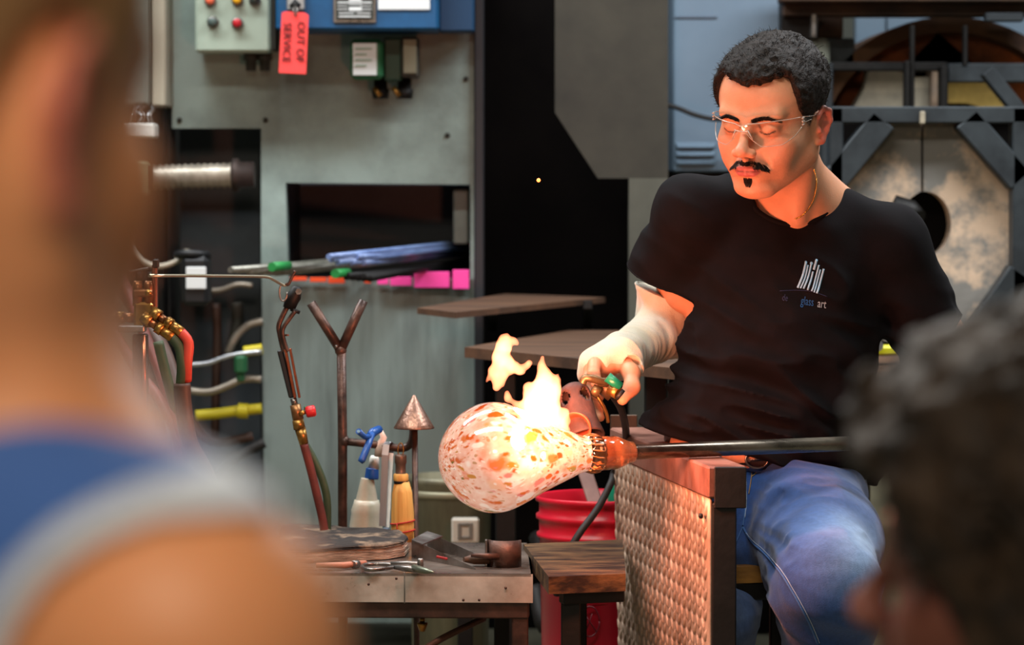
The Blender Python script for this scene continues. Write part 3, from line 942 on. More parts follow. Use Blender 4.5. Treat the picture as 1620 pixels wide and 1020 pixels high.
# things behind the man at the right, below the furnace
wt2 = thing('side_work_table', 'wooden-topped table behind the man at the right', 'table', W(1440, 700, 6.3))
MB().prism([W(1340, 602, 5.95), W(1560, 596, 5.9), W(1560, 562, 6.4), W(1366, 564, 6.4)], (0, 0, -.02)).build('tabletop', M_['wood'], wt2)
MB().rbox(1344, 606, 1560, 614, 5.98, .03, .002).build('apron', M_['rust'], wt2)
for x in (1360, 1545): MB().box((W(x, 600, 6.1).x, 6.1, .34), (.04, .04, .66), bev=.003).build('leg', M_['olive_steel'], wt2)
yt = thing('yellow_tape_measure', 'yellow and black tool lying on the wooden-topped table', 'tool', W(1405, 566, 6.2))
MB().rbox(1376, 547, 1440, 563, 6.2, .05, .006).build('body', mat('bright_yellow', (206, 200, 30), .4), yt)
MB().rbox(1370, 536, 1392, 560, 6.17, .05, .008).build('grip', M_['black_plastic'], yt)
MB().lathe([(.011, 0), (.011, .01)], W(1388, 546, 6.15), (0, -1, 0), 14).build('dial', M_['alu'], yt)
one('grey_drum', MB().lathe([(.17, 0), (.175, .01), (.17, .02), (.17, .3), (.176, .31), (.17, .32), (.17, .5)], (W(1405, 700, 7.2).x, 7.2, 0), (0, 0, 1), 40), mat('dull_olive_drum', (120, 112, 84), .7, 0, (84, 80, 64), 5), 'dull olive drum standing under the wooden-topped table', 'drum')
0 and one('dark_hose_coil', MB().tube([W(1350 + 40 * cos(t), 640 + 26 * sin(t), 6.5 + .03 * t) for t in [i * .5 for i in range(26)]], .014, 8), M_['black_rubber'], 'coil of dark hose below the wooden-topped table', 'hose')
one('floor_rail', MB().box((W(1215, 945, 8.0).x, 8.0, W(1215, 945, 8.0).z), (.22, .05, .02), bev=.004), M_['steel'], 'pale metal strip low behind the bench', 'rail')

# metal bin and socket behind the table
bn = thing('metal_bin', 'dull galvanised metal bin standing behind the brush', 'bin', W(700, 985, 6.3))
cb_ = Vector((W(712, 800, 6.35).x, 6.35, 0)); zb = W(712, 752, 6.35).z
MB().lathe([(.075, .02), (.083, zb - .02), (.088, zb - .012), (.088, zb), (.081, zb), (.076, .03), (.0001, .03)], cb_, (0, 0, 1), 36).build('bin_body', mat('galvanised', (140, 136, 112), .45, .4, (92, 88, 72), 9, stretch=(1, 1, .2)), bn)
MB().lathe([(.087, zb - .04), (.0895, zb - .036), (.0895, zb - .03), (.087, zb - .026)], cb_, (0, 0, 1), 36).build('rim_band', mat('dull_band', (150, 146, 122), .5, .4), bn)
so = thing('wall_socket_plate', 'pale square plate with a dark square ring, low behind the bulb', 'electrical box', W(736, 862, 6.15))
MB().rbox(714, 820, 758, 860, 6.15, .03, .004).build('plate', mat('pale_plate', (190, 184, 172), .5), so)
q = MB()
for c in ((724, 827, 730, 853), (742, 827, 748, 853), (730, 827, 742, 832), (730, 848, 742, 853)): q.rbox(*c, 6.146, .006, .001)
q.build('dark_ring', mat('ring_grey', (110, 104, 96), .5), so)
MB().box((W(736, 900, 6.2).x, 6.2, W(736, 862, 6.2).z / 2), (.03, .03, W(736, 862, 6.2).z), bev=.002).build('stand', M_['black_iron'], so)
# ================================================================ steel side table with tools
ZT = W(843, 908, 4.92).z                      # table top height
def on(px, py, z):                            # point under a pixel on the horizontal plane z
    a = W(px, py, 5.0) - Vector((0, 0, CZ)); t = (z - CZ) / a.z
    return Vector((0, 0, CZ)) + a * t
M_['table_steel'] = mat('scuffed_table_steel', (208, 196, 186), .38, .35, (166, 150, 138), 9, bump=.12, bscale=70, rvar=.15)
M_['frame_brown'] = mat('browned_angle_iron', (88, 60, 50), .5, .5, (48, 36, 32), 16, bump=.25)
tb = thing('tool_table', 'stainless topped side table with a deep front lip, in front of the bulb', 'table', (-.2, 4.9, 0))
A, B_ = W(843, 908, 4.92), W(400, 905, 4.935)
C_, D_ = A + Vector((-.005, .42, 0)), B_ + Vector((-.005, .42, 0))
for v in (A, B_, C_, D_): v.z = ZT
MB().prism([A, B_, D_, C_], (0, 0, -.004)).build('tabletop', M_['top_steel'], tb)
LIP = .0452
q = MB(); q.prism([A, B_, B_ - Vector((0, 0, LIP)), A - Vector((0, 0, LIP))], (0, .003, 0)); q.build('front_lip', M_['table_steel'], tb)
q = MB(); q.prism([A, C_, C_ - Vector((0, 0, LIP)), A - Vector((0, 0, LIP))], (-.003, 0, 0)); q.build('side_lip', M_['table_steel'], tb)
MB().bar(W(640, 905.5, 4.919) , W(640, 954, 4.919), .002, .0015, 0).build('lip_seam', M_['steel'], tb)
for i, (x, y) in enumerate(((583, 924), (758, 949), (733, 949), (627, 915), (800, 930))):
    MB().lathe([(.0022, 0), (.0016, .001), (.0001, .0014)], W(x, y, 4.9195), (0, -1, 0), 8).build('weld_spatter', M_['frame_brown'], tb)
zf = ZT - LIP
q = MB(); q.bar(B_ + Vector((0, .022, -LIP - .013)), A + Vector((-.006, .022, -LIP - .013)), .03, .026, .002); q.build('front_rail', M_['frame_brown'], tb)
q = MB(); q.bar(A + Vector((-.02, .03, -LIP - .013)), C_ + Vector((-.02, -.02, -LIP - .013)), .03, .026, .002); q.build('side_rail', M_['frame_brown'], tb)
for p in (A + Vector((-.020, .024, 0)), B_ + Vector((.02, .024, 0)), C_ + Vector((-.045, -.03, 0)), D_ + Vector((.02, -.03, 0))):
    MB().box((p.x, p.y, zf / 2 - .005), (.026, .026, zf - .01), bev=.002).build('leg', M_['frame_brown'] if p.y < 5.1 else M_['black_iron'], tb)
MB().tube([W(668, 975, 5.0), W(668, 985, 5.0)], .004, 8).build('drain_stub', M_['brass'], tb)
MB().lathe([(.008, 0), (.0086, -.003), (.0075, -.006), (.0045, -.0145), (.0001, -.015)], W(668, 984, 5.0), (0, 0, 1), 14).build('drain_cone', M_['brass'], tb)
one('slanted_hose', MB().tube([W(765, 978, 5.05), W(735, 992, 5.0), W(690, 1015, 4.95), W(640, 1048, 4.9)], .0055, 10, sub=4), M_['brown_rubber'], 'brown hose slanting down under the steel table', 'hose')

# ---- wet newspaper pad
npd = thing('newspaper_pad', 'thick charred pad of folded wet newspaper on the steel table', 'pad', on(560, 880, ZT))
OUTL = [(430, 893), (500, 891), (560, 889), (612, 886), (640, 881), (648, 872), (640, 862), (600, 856), (548, 852), (500, 849), (440, 850)]
Mpaper = mat('charred_newspaper', (128, 108, 88), .9, 0, (34, 28, 25), 16, bump=.9, bscale=45, ramp=(.52, .66))
Mpage = mat('damp_newspaper_pages', (190, 164, 142), .85, 0, (112, 90, 76), 24, bump=.5, bscale=80, stretch=(1, 1, 6))
rr = random.Random(3)
for L_ in range(9):
    z0 = ZT + .0018 + L_ * .0024
    k = L_ / 8
    pts = []
    src = [on(x, y, ZT) for x, y in OUTL]
    cx = sum(p.x for p in src) / len(src); cy = sum(p.y for p in src) / len(src)
    dense = []
    for i in range(len(src)):
        a, b = src[i], src[(i + 1) % len(src)]
        for t in range(6): dense.append(a.lerp(b, t / 6))
    sc_ = 1 - .035 * k + rr.uniform(-.008, .008)
    top, bot = [], []
    for p in dense:
        d = Vector((p.x - cx, p.y - cy, 0))
        w_ = .0025 * mnoise.noise(Vector((p.x * 30, p.y * 30, L_ * .7)))
        wz = .0045 * k * mnoise.noise(Vector((p.x * 14, p.y * 14, 5)))
        x, y = cx + d.x * sc_ + w_, cy + d.y * sc_ + w_
        top.append(Vector((x, y, z0 + .0019 + wz))); bot.append(Vector((x, y, z0 + wz)))
    n = len(top)
    q = MB()
    if L_ == 8:          # crumpled top sheet
        rings = [bot, top]
        for s_, h in ((.93, .004), (.75, .006), (.5, .006), (.25, .006)):
            rings.append([Vector((cx + (p.x - cx) * s_, cy + (p.y - cy) * s_, p.z + h * (.5 + mnoise.noise(Vector((p.x * 22 * s_, p.y * 22 * s_, 1.3)))) )) for p in top])
        vs = [v for r in rings for v in r] + [Vector((cx, cy, z0 + .006))]
        fs = []
        for a in range(len(rings) - 1):
            for i in range(n):
                j = (i + 1) % n
                fs.append((a * n + i, a * n + j, (a + 1) * n + j, (a + 1) * n + i))
        fs += [((len(rings) - 1) * n + i, (len(rings) - 1) * n + (i + 1) % n, len(vs) - 1) for i in range(n)]
        fs.append(tuple(range(n))[::-1])
        q.add(vs, fs, True)
    else:
        q.add(bot + top, [tuple(range(n))[::-1], tuple(range(n, 2 * n))] + [(i, (i + 1) % n, n + (i + 1) % n, n + i) for i in range(n)])
    q.build('charred_top_sheet' if L_ == 8 else 'page', Mpaper if L_ > 6 else Mpage, npd)

# ---- shears / pliers on the table
pz = thing('diamond_shears', 'small steel shears lying in front of the newspaper pad', 'shears', on(630, 898, ZT))
z = ZT + .004
q = MB().tube([on(x, y, z + .003) for x, y in ((620, 893), (598, 892), (578, 893), (573, 897), (585, 901), (610, 899), (622, 897))], .0032, 8, sub=4)
q.build('handle_loop', M_['steel'], pz)
MB().tube([on(x, y, z + .003) for x, y in ((618, 896), (640, 899), (662, 901))], [.003, .005, .005], 8).build('arm', M_['steel'], pz)
MB().tube([on(618, 891, z + .006), on(645, 890, z + .007), on(668, 893, z + .006)], [.003, .003, .0045], 8).build('arm', M_['steel'], pz)
MB().tube([on(x, y, z + .005) for x, y in ((655, 898), (664, 901), (674, 903), (687, 905))], [.0055, .006, .0048, .0008], 12).build('jaw', mat('dull_green_steel', (120, 124, 108), .4, .8), pz)
MB().lathe([(.005, 0), (.005, .012), (.0035, .014)], on(665, 897, ZT + .008), (0, 0, 1), 14).build('pivot_bolt', M_['steel'], pz)
sh = thing('wooden_handled_blade', 'flat tool with a pinkish handle half under the newspaper pad', 'tool', on(540, 893, ZT))
MB().tube([on(500, 894, z + .004), on(545, 894, z + .003), on(578, 890, z + .003)], [.004, .0055, .004], 10).build('handle', mat('pinkish_wood', (176, 116, 92), .6), sh)
MB().tube([on(558, 893, z + .003), on(566, 891.5, z + .003)], .0062, 10).build('ferrule', M_['steel'], sh)
tk = thing('wooden_tool_handle', 'brown round tool handle behind the angled steel plates', 'tool', on(760, 884, ZT))
MB().tube([on(734, 885, ZT + .012), on(750, 884, ZT + .012), on(790, 884, ZT + .012)], [.004, .0085, .0085], 12).build('handle', M_['wood'], tk)
MB().tube([on(745, 878, ZT + .02), on(790, 880, ZT + .018)], [.003, .006], 10).build('shaft', M_['brown_pipe'], tk)

# ---- V rest: two angled steel plates
vr = thing('angled_steel_rest', 'pair of wedge-shaped steel plates standing on the table corner', 'tool rest', on(720, 892, ZT))
def wedge(x0, y0b, h0, x1, y1b, name):
    a, b = on(x0, y0b, ZT), on(x1, y1b, ZT)
    return MB().prism([a, b, b + Vector((0, 0, .003)), a + Vector((0, 0, h0))], (0, .003, 0)).build(name, M_['steel'], vr)
wedge(651, 882, .030, 752, 901, 'wedge_plate')
wedge(676, 868, .028, 796, 898, 'wedge_plate')
a, b = on(651, 882, ZT + .030), on(676, 868, ZT + .028)
MB().prism([on(651, 882, ZT) + Vector((0, 0, .030)), on(676, 868, ZT) + Vector((0, 0, .030)), on(700, 872, ZT) + Vector((0, 0, .026)), on(668, 886, ZT) + Vector((0, 0, .026))], (0, 0, -.002)).build('end_plate', M_['steel'], vr)
MB().bar(on(690, 880, ZT + .02), on(708, 884, ZT + .016), .006, .004).build('red_shim', mat('deep_red_paint', (132, 28, 30), .5), vr)
# ---- bent steel cup rest
cp = thing('bent_steel_cup', 'half-round bent steel strip glowing copper from the flame, on the table corner', 'holder', on(800, 905, ZT))
c0 = on(799, 897, ZT)
vs, fs = [], []
n = 24
path = [(-.028, .012)] + [(.0262 * sin(t), -.022 * cos(t) + .01) for t in [-1.15 + 2.6 * i / n for i in range(n + 1)]]
H = .043
for th_ in (1.0, .88):
    for (x, y) in path:
        for h in (0, H):
            vs.append(c0 + Vector((x * th_, y * th_ + (0 if th_ == 1 else .001), h)))
m = len(path) * 2
for i in range(len(path) - 1):
    fs += [(2 * i, 2 * i + 2, 2 * i + 3, 2 * i + 1), (m + 2 * i, m + 2 * i + 1, m + 2 * i + 3, m + 2 * i + 2),
           (2 * i + 1, 2 * i + 3, m + 2 * i + 3, m + 2 * i + 1), (2 * i, m + 2 * i, m + 2 * i + 2, 2 * i + 2)]
fs += [(0, 1, m + 1, m), (m - 2, 2 * m - 2, 2 * m - 1, m - 1)]
MB().add(vs, fs, True).build('bent_strip', M_['brown_pipe'], cp)
MB().box(c0 + Vector((-.03, .012, H / 2)), (.004, .012, H), bev=.001).build('end_flange', M_['steel'], cp)

# ================================================================ stands behind the table
YS = 5.42
ys = thing('forked_pipe_rest', 'rusty iron post ending in a wide Y fork, behind the steel table', 'pipe rest', (W(541, 900, YS).x, YS, 0))
MB().tube([(W(541, 900, YS).x, YS, 0), W(542, 700, YS), W(540, 552, YS)], .0082, 14).build('post', M_['brown_pipe'], ys)
MB().tube([W(540, 556, YS), W(492, 479, YS)], .0083, 14).build('fork_arm', M_['brown_pipe'], ys)
MB().tube([W(538, 556, YS), W(575, 475, YS)], .0083, 14).build('fork_arm', M_['brown_pipe'], ys)
MB().sphere(W(539, 554, YS), .0105, 12).build('weld_joint', M_['brown_pipe'], ys)
MB().sphere(W(532, 548, YS - .008), .0032, 8).build('weld_bead', M_['steel'], ys)
MB().tube([W(x, y, YS) for x, y in ((545, 698), (600, 704), (632, 709), (645, 706), (652, 697), (654, 680), (654, 672))], .0068, 12, sub=3).build('hook_arm', M_['brown_pipe'], ys)
MB().tube([W(541, 698, YS), W(550, 699, YS)], .0105, 12).build('arm_collar', M_['brown_pipe'], ys)
MB().lathe([(.12, 0), (.12, .008)], (W(541, 900, YS).x, YS, .0), (0, 0, 1), 30).build('base_plate', M_['black_iron'], ys)
cn = thing('cone_rest', 'brown steel cone on a thin rusty rod beside the brush', 'cone', (W(657, 900, 5.380).x, 5.380, 0))
MB().tube([(W(661, 900, 5.380).x, 5.380, 0), W(656, 675, 5.380)], .0052, 12).build('rod', M_['brown_pipe'], cn)
MB().lathe([(.0345, 0), (.0345, .002), (.031, .008), (.0025, .0565), (.0001, .0575)], W(655, 677.5, 5.380), (.0, 0, 1), 40).build('cone', mat('scaled_brown_steel', (158, 122, 104), .36, .75, (112, 84, 72), 40, bump=.3, bscale=160), cn)
MB().lathe([(.08, 0), (.08, .008)], (W(661, 900, 5.380).x, 5.380 + .16, .0), (0, 0, 1), 24).build('base_plate', M_['black_iron'], cn)

# spray bottle
sp = thing('spray_bottle', 'cloudy plastic spray bottle with a blue trigger, hooked on the pipe arm', 'bottle', W(580, 900, 5.460))
bx0 = W(578, 870, 5.460)
hh = lambda y: (870 - y) * 5.460 / F
MB().lathe([(.022, -.03), (.029, -.028), (.0295, 0), (.0285, hh(830)), (.026, hh(812)), (.0265, hh(806)), (.0235, hh(798)), (.0215, hh(790))], bx0, (.03, 0, 1), 32).build('bottle_body', M_['bone_plastic'], sp)
prof = []
for i in range(22):
    t = i / 21
    prof.append((.0205 - .0098 * t + (.0006 if i % 2 else 0), hh(797) + (hh(755) - hh(797)) * t))
MB().lathe(prof, bx0, (.03, 0, 1), 28).build('ribbed_neck', M_['bone_plastic'], sp)
MB().lathe([(.0118, hh(756)), (.0122, hh(754)), (.0110, hh(740)), (.0105, hh(739))], W(579, 870, 5.460), (.08, 0, 1), 28).build('blue_collar', M_['blue_plastic'], sp)
MB().lathe([(.0095, hh(740)), (.0085, hh(724)), (.0065, hh(719))], W(581, 870, 5.460), (.08, 0, 1), 24).build('cap_neck', M_['white_plastic'], sp)
MB().tube([W(599, 722, 5.420), W(601, 704, 5.420), W(607, 692, 5.420), W(600, 676, 5.420)], [.008, .008, .006, .003], 10).build('sprayer_shroud', mat('pinkish_white_plastic', (226, 196, 180), .45), sp)
q = MB()
q.tube([W(584, 692, 5.350), W(590, 684, 5.360), W(600, 679, 5.380)], [.007, .008, .007], 10)
q.tube([W(588, 686, 5.355), W(582, 705, 5.340), W(573, 727, 5.320), W(570, 731, 5.320)], [.0065, .006, .0062, .005], 10)
q.build('trigger', M_['blue_plastic'], sp)
MB().tube([W(567, 682, 5.320), W(577, 691, 5.340), W(586, 692, 5.350)], [.0052, .0045, .006], 12).build('nozzle', M_['blue_plastic'], sp)
MB().tube([W(567.4, 682.4, 5.318), W(567, 682, 5.315)], .0028, 10).build('nozzle_tip', mat('pale_blue_plastic', (120, 170, 200), .4), sp)
# tweezers strap
tz = thing('hanging_tweezers', 'long bright aluminium tweezers hanging over the hooked arm', 'tweezers', W(612, 856, 5.380))
q = MB()
pts = [(618, 706, 5.440), (617, 700, 5.420), (614, 699.5, 5.400), (611, 703, 5.385), (609, 720, 5.380), (607, 780, 5.380), (605, 832, 5.380)]
pp = [W(*p) for p in pts]
for i in range(len(pp) - 1):
    q.bar(pp[i], pp[i + 1], .0115, .0018, .0002, up=Vector((0, -1, 0)) if i > 2 else Vector((0, 0, 1)))
q.build('front_arm', M_['alu'], tz)
q = MB(); q.bar(W(619, 706, 5.440), W(612, 834, 5.410), .009, .0016, .0002, up=Vector((0, -1, 0))); q.build('rear_arm', M_['alu'], tz)
MB().rbox(605, 835, 616, 856, 5.375, .012, .002).build('tip_block', mat('blue_grey_steel', (130, 146, 166), .35, .7), tz)
# brush
br = thing('whisk_brush', 'small yellow straw whisk brush with red stitching, hung from the pipe arm', 'brush', W(636, 862, 5.360))
bo = W(637, 862, 5.360); g5 = 5.360 / F
MB().lathe([(.0001, 145 * g5), (.0095, 144 * g5), (.0102, 141 * g5), (.0102, 131 * g5), (.0088, 129 * g5), (.0088, 114 * g5), (.0105, 112 * g5)], W(634, 862, 5.360), (0, 0, 1), 24).build('handle_cap', mat('brown_cap', (116, 92, 78), .4, .4, (84, 64, 54), 20), br)
Mst = mat('broom_straw', (228, 180, 98), .65, 0, (188, 130, 60), 60, stretch=(1, 1, .05), bump=.4, bscale=300)
MB().lathe([(.011, 114 * g5), (.0128, 112 * g5), (.013, 104 * g5), (.0115, 101 * g5)], W(634.5, 862, 5.360), (0, 0, 1), 28).build('straw_collar', Mst, br)
MB().lathe([(.0122, 103 * g5), (.0124, 100.5 * g5), (.0122, 98.5 * g5)], W(634.5, 862, 5.360), (0, 0, 1), 28).build('binding_wire', M_['black_iron'], br)
# straws, one by one, fused as countless bristles
q = MB()
for i in range(420):
    t = random.uniform(0, 2 * pi); s_ = math.sqrt(random.random()) * .2 + .82
    e = random.uniform(-.004, .004)
    w0, w1, w2, w3 = .0105, .0185, .0185, .0185
    p = [bo + Vector((-.0025 + w0 * cos(t) * s_, w0 * .8 * sin(t) * s_, 101 * g5)),
         bo + Vector((-.001 + w1 * .88 * cos(t) * s_, w1 * .75 * sin(t) * s_, 82 * g5)),
         bo + Vector((w2 * cos(t) * s_, w2 * .6 * sin(t) * s_, 50 * g5)), bo + Vector((w3 * cos(t + e * 40) * s_, w3 * .5 * sin(t) * s_, 1 * g5 + e))]
    q.tube(p, [.0008, .0011, .0011, .0009], 3, cap=False)
ob = q.build('bristles', Mst, br, fix=False); ob['kind'] = 'stuff'
MB().lathe([(.0115, 101 * g5), (.0165, 84 * g5), (.018, 60 * g5), (.0182, 30 * g5), (.0182, 4 * g5)], bo + Vector((0, 0, 0)), (0, 0, 1), 24).build('straw_core', Mst, br)
Mred = mat('red_thread', (170, 34, 26), .7)
for yy in (37, 22):
    MB().tube([bo + Vector((.0205 * cos(t), .0198 * sin(t), (yy + 3 * cos(t)) * g5)) for t in [2 * pi * i / 24 for i in range(25)]], .0013, 6, cap=False).build('red_stitching', Mred, br)
MB().tube([bo + Vector((-.009, -.0195, 36 * g5)), bo + Vector((-.009, -.0195, 21 * g5))], .001, 6).build('stitch_knot', Mred, br)
MB().tube([bo + Vector((-.003 + .008 * sin(t) * .6, -.003, (152 + 11 * cos(t)) * g5)) for t in [2 * pi * i / 16 for i in range(17)]], .0011, 6).build('hanging_ring', M_['brass'], br)

# ================================================================ hand torch held on the wire hook
ht = thing('hand_torch', 'slim hand torch with a red valve knob, hung upright on a bent wire hook', 'torch', W(512, 850, 4.95))
YT = 5.3
MB().tube([W(476, 462, YT), W(470, 462, YT), W(462, 474, YT), W(457, 488, YT)], [.009, .0135, .012, .0105], 18).build('torch_head', M_['black_iron'], ht)
q = MB().lathe([(.0055, 0), (.0055, .003), (.003, .003), (.003, .0), (.0001, -.001)], W(472.5, 461, YT - .0135), (0, -1, 0), 6, smooth=False)
q.build('hex_insert', M_['steel'], ht)
MB().tube([W(468, 489, YT), W(466, 494, YT)], .0085, 12).build('tube_clamp', M_['black_iron'], ht)
tb1 = [W(x, y, YT) for x, y in ((454, 486), (446, 502), (441, 516), (443, 530), (447, 548), (450, 556))]
MB().tube(tb1, .0045, 10, sub=4).build('gas_tube', M_['brown_pipe'], ht)
MB().tube([W(x, y, YT - .006) for x, y in ((467, 492), (458, 504), (449, 517), (447, 528), (452, 548), (456, 556))], .0038, 10, sub=4).build('gas_tube', M_['brown_pipe'], ht)
MB().tube([W(450, 530, YT), W(456, 530, YT - .01)], .0016, 8).build('small_nipple', M_['copper'], ht)
d = (W(467, 632, YT) - W(446, 552, YT)).normalized()
q = MB(); q.bar(W(443, 553, YT + .004), W(462, 629, YT + .004), .010, .014, .003, up=Vector((0, -1, 0))); q.build('grip', M_['black_plastic'], ht)
q = MB(); q.bar(W(451.5, 552, YT), W(467, 629, YT), .0045, .016, .001, up=Vector((0, -1, 0))); q.build('grip_plate', M_['copper'], ht)
q = MB(); q.bar(W(459, 551, YT), W(474, 629, YT), .0035, .014, .001, up=Vector((0, -1, 0))); q.build('grip_plate', M_['copper'], ht)
MB().tube([W(464, 630, YT), W(467, 642, YT)], .0055, 12).build('stem', M_['steel'], ht)
MB().tube([W(467, 640, YT), W(472, 664, YT)], [.009, .0095], 8).build('valve_body', mat('brown_brass', (138, 98, 62), .4, .8), ht)
MB().tube([W(474, 655, YT - .006), W(483, 651, YT - .006)], .0042, 10).build('valve_stem', M_['brass'], ht)
MB().tube([W(481, 645, YT - .004), W(485, 645, YT - .004)], .003, 8).build('green_band', M_['green'], ht)
Mknob = mat('red_knob', (196, 40, 44), .35)
prof = [(.008, 0), (.0098, .002), (.0098, .014), (.0075, .0165), (.0001, .017)]
MB().lathe(prof, W(484, 652, YT - .006), W(500, 648, YT) - W(484, 651, YT), 14).build('valve_knob', Mknob, ht)
MB().tube([W(471, 664, YT), W(474, 678, YT)], [.0105, .0112], 6).build('brass_nut', M_['brass'], ht)
MB().tube([W(475, 678, YT), W(481, 702, YT)], [.0095, .0078], 14).build('brass_sleeve', M_['brass'], ht)
MB().tube([W(x, y, YT) for x, y in ((480, 700), (491, 740), (502, 785), (511, 825), (516, 866))], .0072, 12, sub=4).build('red_hose', M_['red_rubber'], ht)
MB().tube([W(x, y, YT + .02) for x, y in ((481, 700), (498, 730), (512, 765), (518, 800), (517, 866))], .0066, 12, sub=4).build('green_hose', M_['green_rubber'], ht)
MB().lathe([(.010, 0), (.017, .004), (.017, .012), (.010, .02)], W(514, 862, 5.3), (0, 0, 1), 16).build('hose_grommet', M_['rust'], ht)

# ================================================================ gas manifold stand
YM = 5.0
ms = thing('gas_manifold', 'brass gas manifold on a black square post, at the left', 'manifold', (W(222, 900, YM).x, YM, 0))
pt = W(222, 528, YM)
MB().box((pt.x, YM, pt.z / 2), (.023, .023, pt.z), bev=.002).build('post', M_['black_iron'], ms)
MB().lathe([(.16, 0), (.16, .01)], (pt.x, YM, 0), (0, 0, 1), 30).build('base_plate', M_['black_iron'], ms)
MB().tube([W(227, 530, YM - .016), W(229, 660, YM - .016)], .0032, 8).build('copper_rod', M_['copper'], ms)
q = MB(); q.rbox(211, 478, 242, 518, YM - .02, .03, .004); q.build('manifold_block', M_['brass'], ms)
Mb2 = mat('aged_brass', (168, 108, 68), .35, .85, (110, 70, 46), 30)
for x in (218, 235):
    MB().tube([W(x, 484, YM - .01), W(x, 452, YM - .01), W(x, 444, YM - .01)], [.0085, .0085, .0065], 8).build('valve_barrel', Mb2, ms)
MB().rbox(210, 458, 241, 470, YM - .022, .026, .003).build('clamp_band', Mb2, ms)
MB().tube([W(221, 444, YM), W(221, 428, YM)], .0055, 10).build('valve_stem', M_['dark_steel'], ms)
MB().tube([W(237, 446, YM), W(238, 430, YM)], .0055, 10).build('valve_stem', M_['dark_steel'], ms)
q = MB(); q.bar(W(204, 430, YM), W(236, 424, YM), .012, .004, .001); q.bar(W(206, 431, YM), W(206, 444, YM), .004, .004, .001); q.build('latch_lever', M_['steel'], ms)
MB().rbox(240, 418, 248, 488, YM - .01, .02, .002).build('lever_bar', mat('brown_lever', (112, 66, 48), .45, .6), ms)
MB().rbox(241, 410, 250, 424, YM - .012, .022, .002).build('lever_cap', M_['black_iron'], ms)
MB().lathe([(.0055, 0), (.0055, .004), (.0001, .005)], W(235, 463, YM - .021), (0, -1, 0), 10).build('screw_head', M_['brass'], ms)
for k, (x, y) in enumerate(((226, 500), (240, 492))):
    p0 = W(x, y, YM - .02); dd = (W(x + 50, y + 36, YM - .03) - p0)
    e = p0 + dd
    MB().tube([p0, p0 + dd * .25], [.0095, .0105], 8).build('elbow', M_['brass'], ms)
    MB().tube([p0 + dd * .25, p0 + dd * .45], .007, 10).build('union', Mb2, ms)
    MB().tube([p0 + dd * .45, p0 + dd * .62], .0105, 6).build('hex_nut', M_['brass'], ms)
    MB().tube([p0 + dd * .62, p0 + dd * .95], [.0085, .0088], 12).build('hose_ferrule', M_['brass'], ms)
    pp = [e - dd * .1, W(x + 58, y + 50, YM - .03), W(x + 62 - k * 6, y + 80, YM - .03), W(x + 60 - k * 5, y + 110, YM - .02)]
    MB().tube(pp, .0085, 12, sub=4).build('hose', [M_['green_rubber'], mat('bright_red_hose', (178, 60, 44), .5)][k], ms)
MB().tube([W(x, y, YM - .02) for x, y in ((288, 606), (290, 640), (300, 700), (330, 760), (350, 860), (352, 1080))], [.0135] * 6, 12, sub=4).build('hose_sleeve', M_['brown_rubber'], ms)
MB().tube([W(212, 503, YM), W(196, 502, YM)], .008, 12).build('side_union', Mb2, ms)
MB().tube([W(196, 502, YM), W(184, 502, YM)], .0105, 6).build('hex_nut', M_['brass'], ms)
q = MB().lathe([(.0045, 0), (.006, .003), (.0045, .005), (.006, .008), (.0045, .010), (.006, .013), (.0045, .016), (.006, .019), (.0045, .034)], W(184, 501, YM), (-1, 0, 0), 12)
q.build('barbed_stub', M_['brass'], ms)
MB().rbox(186, 515, 228, 526, YM - .03, .04, .002).build('support_plate', M_['steel'], ms)
for k, (xo, col_) in enumerate(((0, 'blue_hose'), (10, 'red_hose_thin'))):
    MB().tube([W(x, y, YM + .02 * k) for x, y in ((152, 501), (140, 505), (126 - xo * .2 + 8, 530), (128 + xo, 580), (132 + xo, 650), (140, 760), (150, 1080))], .0066, 10, sub=4).build('left_hose', mat(col_, [(70, 66, 120), (120, 44, 50)][k], .5), ms)
# thick hoses behind the manifold
def hose(pts, r, m, lab):
    one('gas_hose', MB().tube([W(*p) for p in pts], r, 12, sub=5), M_[m], lab, 'hose')
hose([(150, 360, 5.6), (180, 420, 5.5), (206, 470, 5.45), (225, 520, 5.4), (250, 580, 5.35), (275, 660, 5.3), (300, 760, 5.3), (320, 1120, 5.3)], .010, 'red_rubber', 'dark red hose running diagonally behind the manifold from upper left')
hose([(140, 468, 5.6), (165, 452, 5.55), (190, 456, 5.5), (215, 490, 5.45), (245, 530, 5.4), (268, 580, 5.35), (290, 680, 5.3), (330, 860, 5.3), (340, 1110, 5.3)], .013, 'brown_rubber', 'thick brown hose arching up and over behind the manifold')
hose([(120, 520, 5.6), (150, 470, 5.5), (176, 520, 5.4), (220, 590, 5.35), (262, 650, 5.3), (290, 760, 5.3), (300, 1120, 5.3)], .009, 'red_rubber', 'thin red-brown hose crossing low behind the manifold post')
hose([(250, 540, 5.3), (262, 590, 5.3), (275, 640, 5.3), (296, 720, 5.3), (310, 1120, 5.3)], .009, 'green_rubber', 'dark green hose hanging behind the bent red hose')
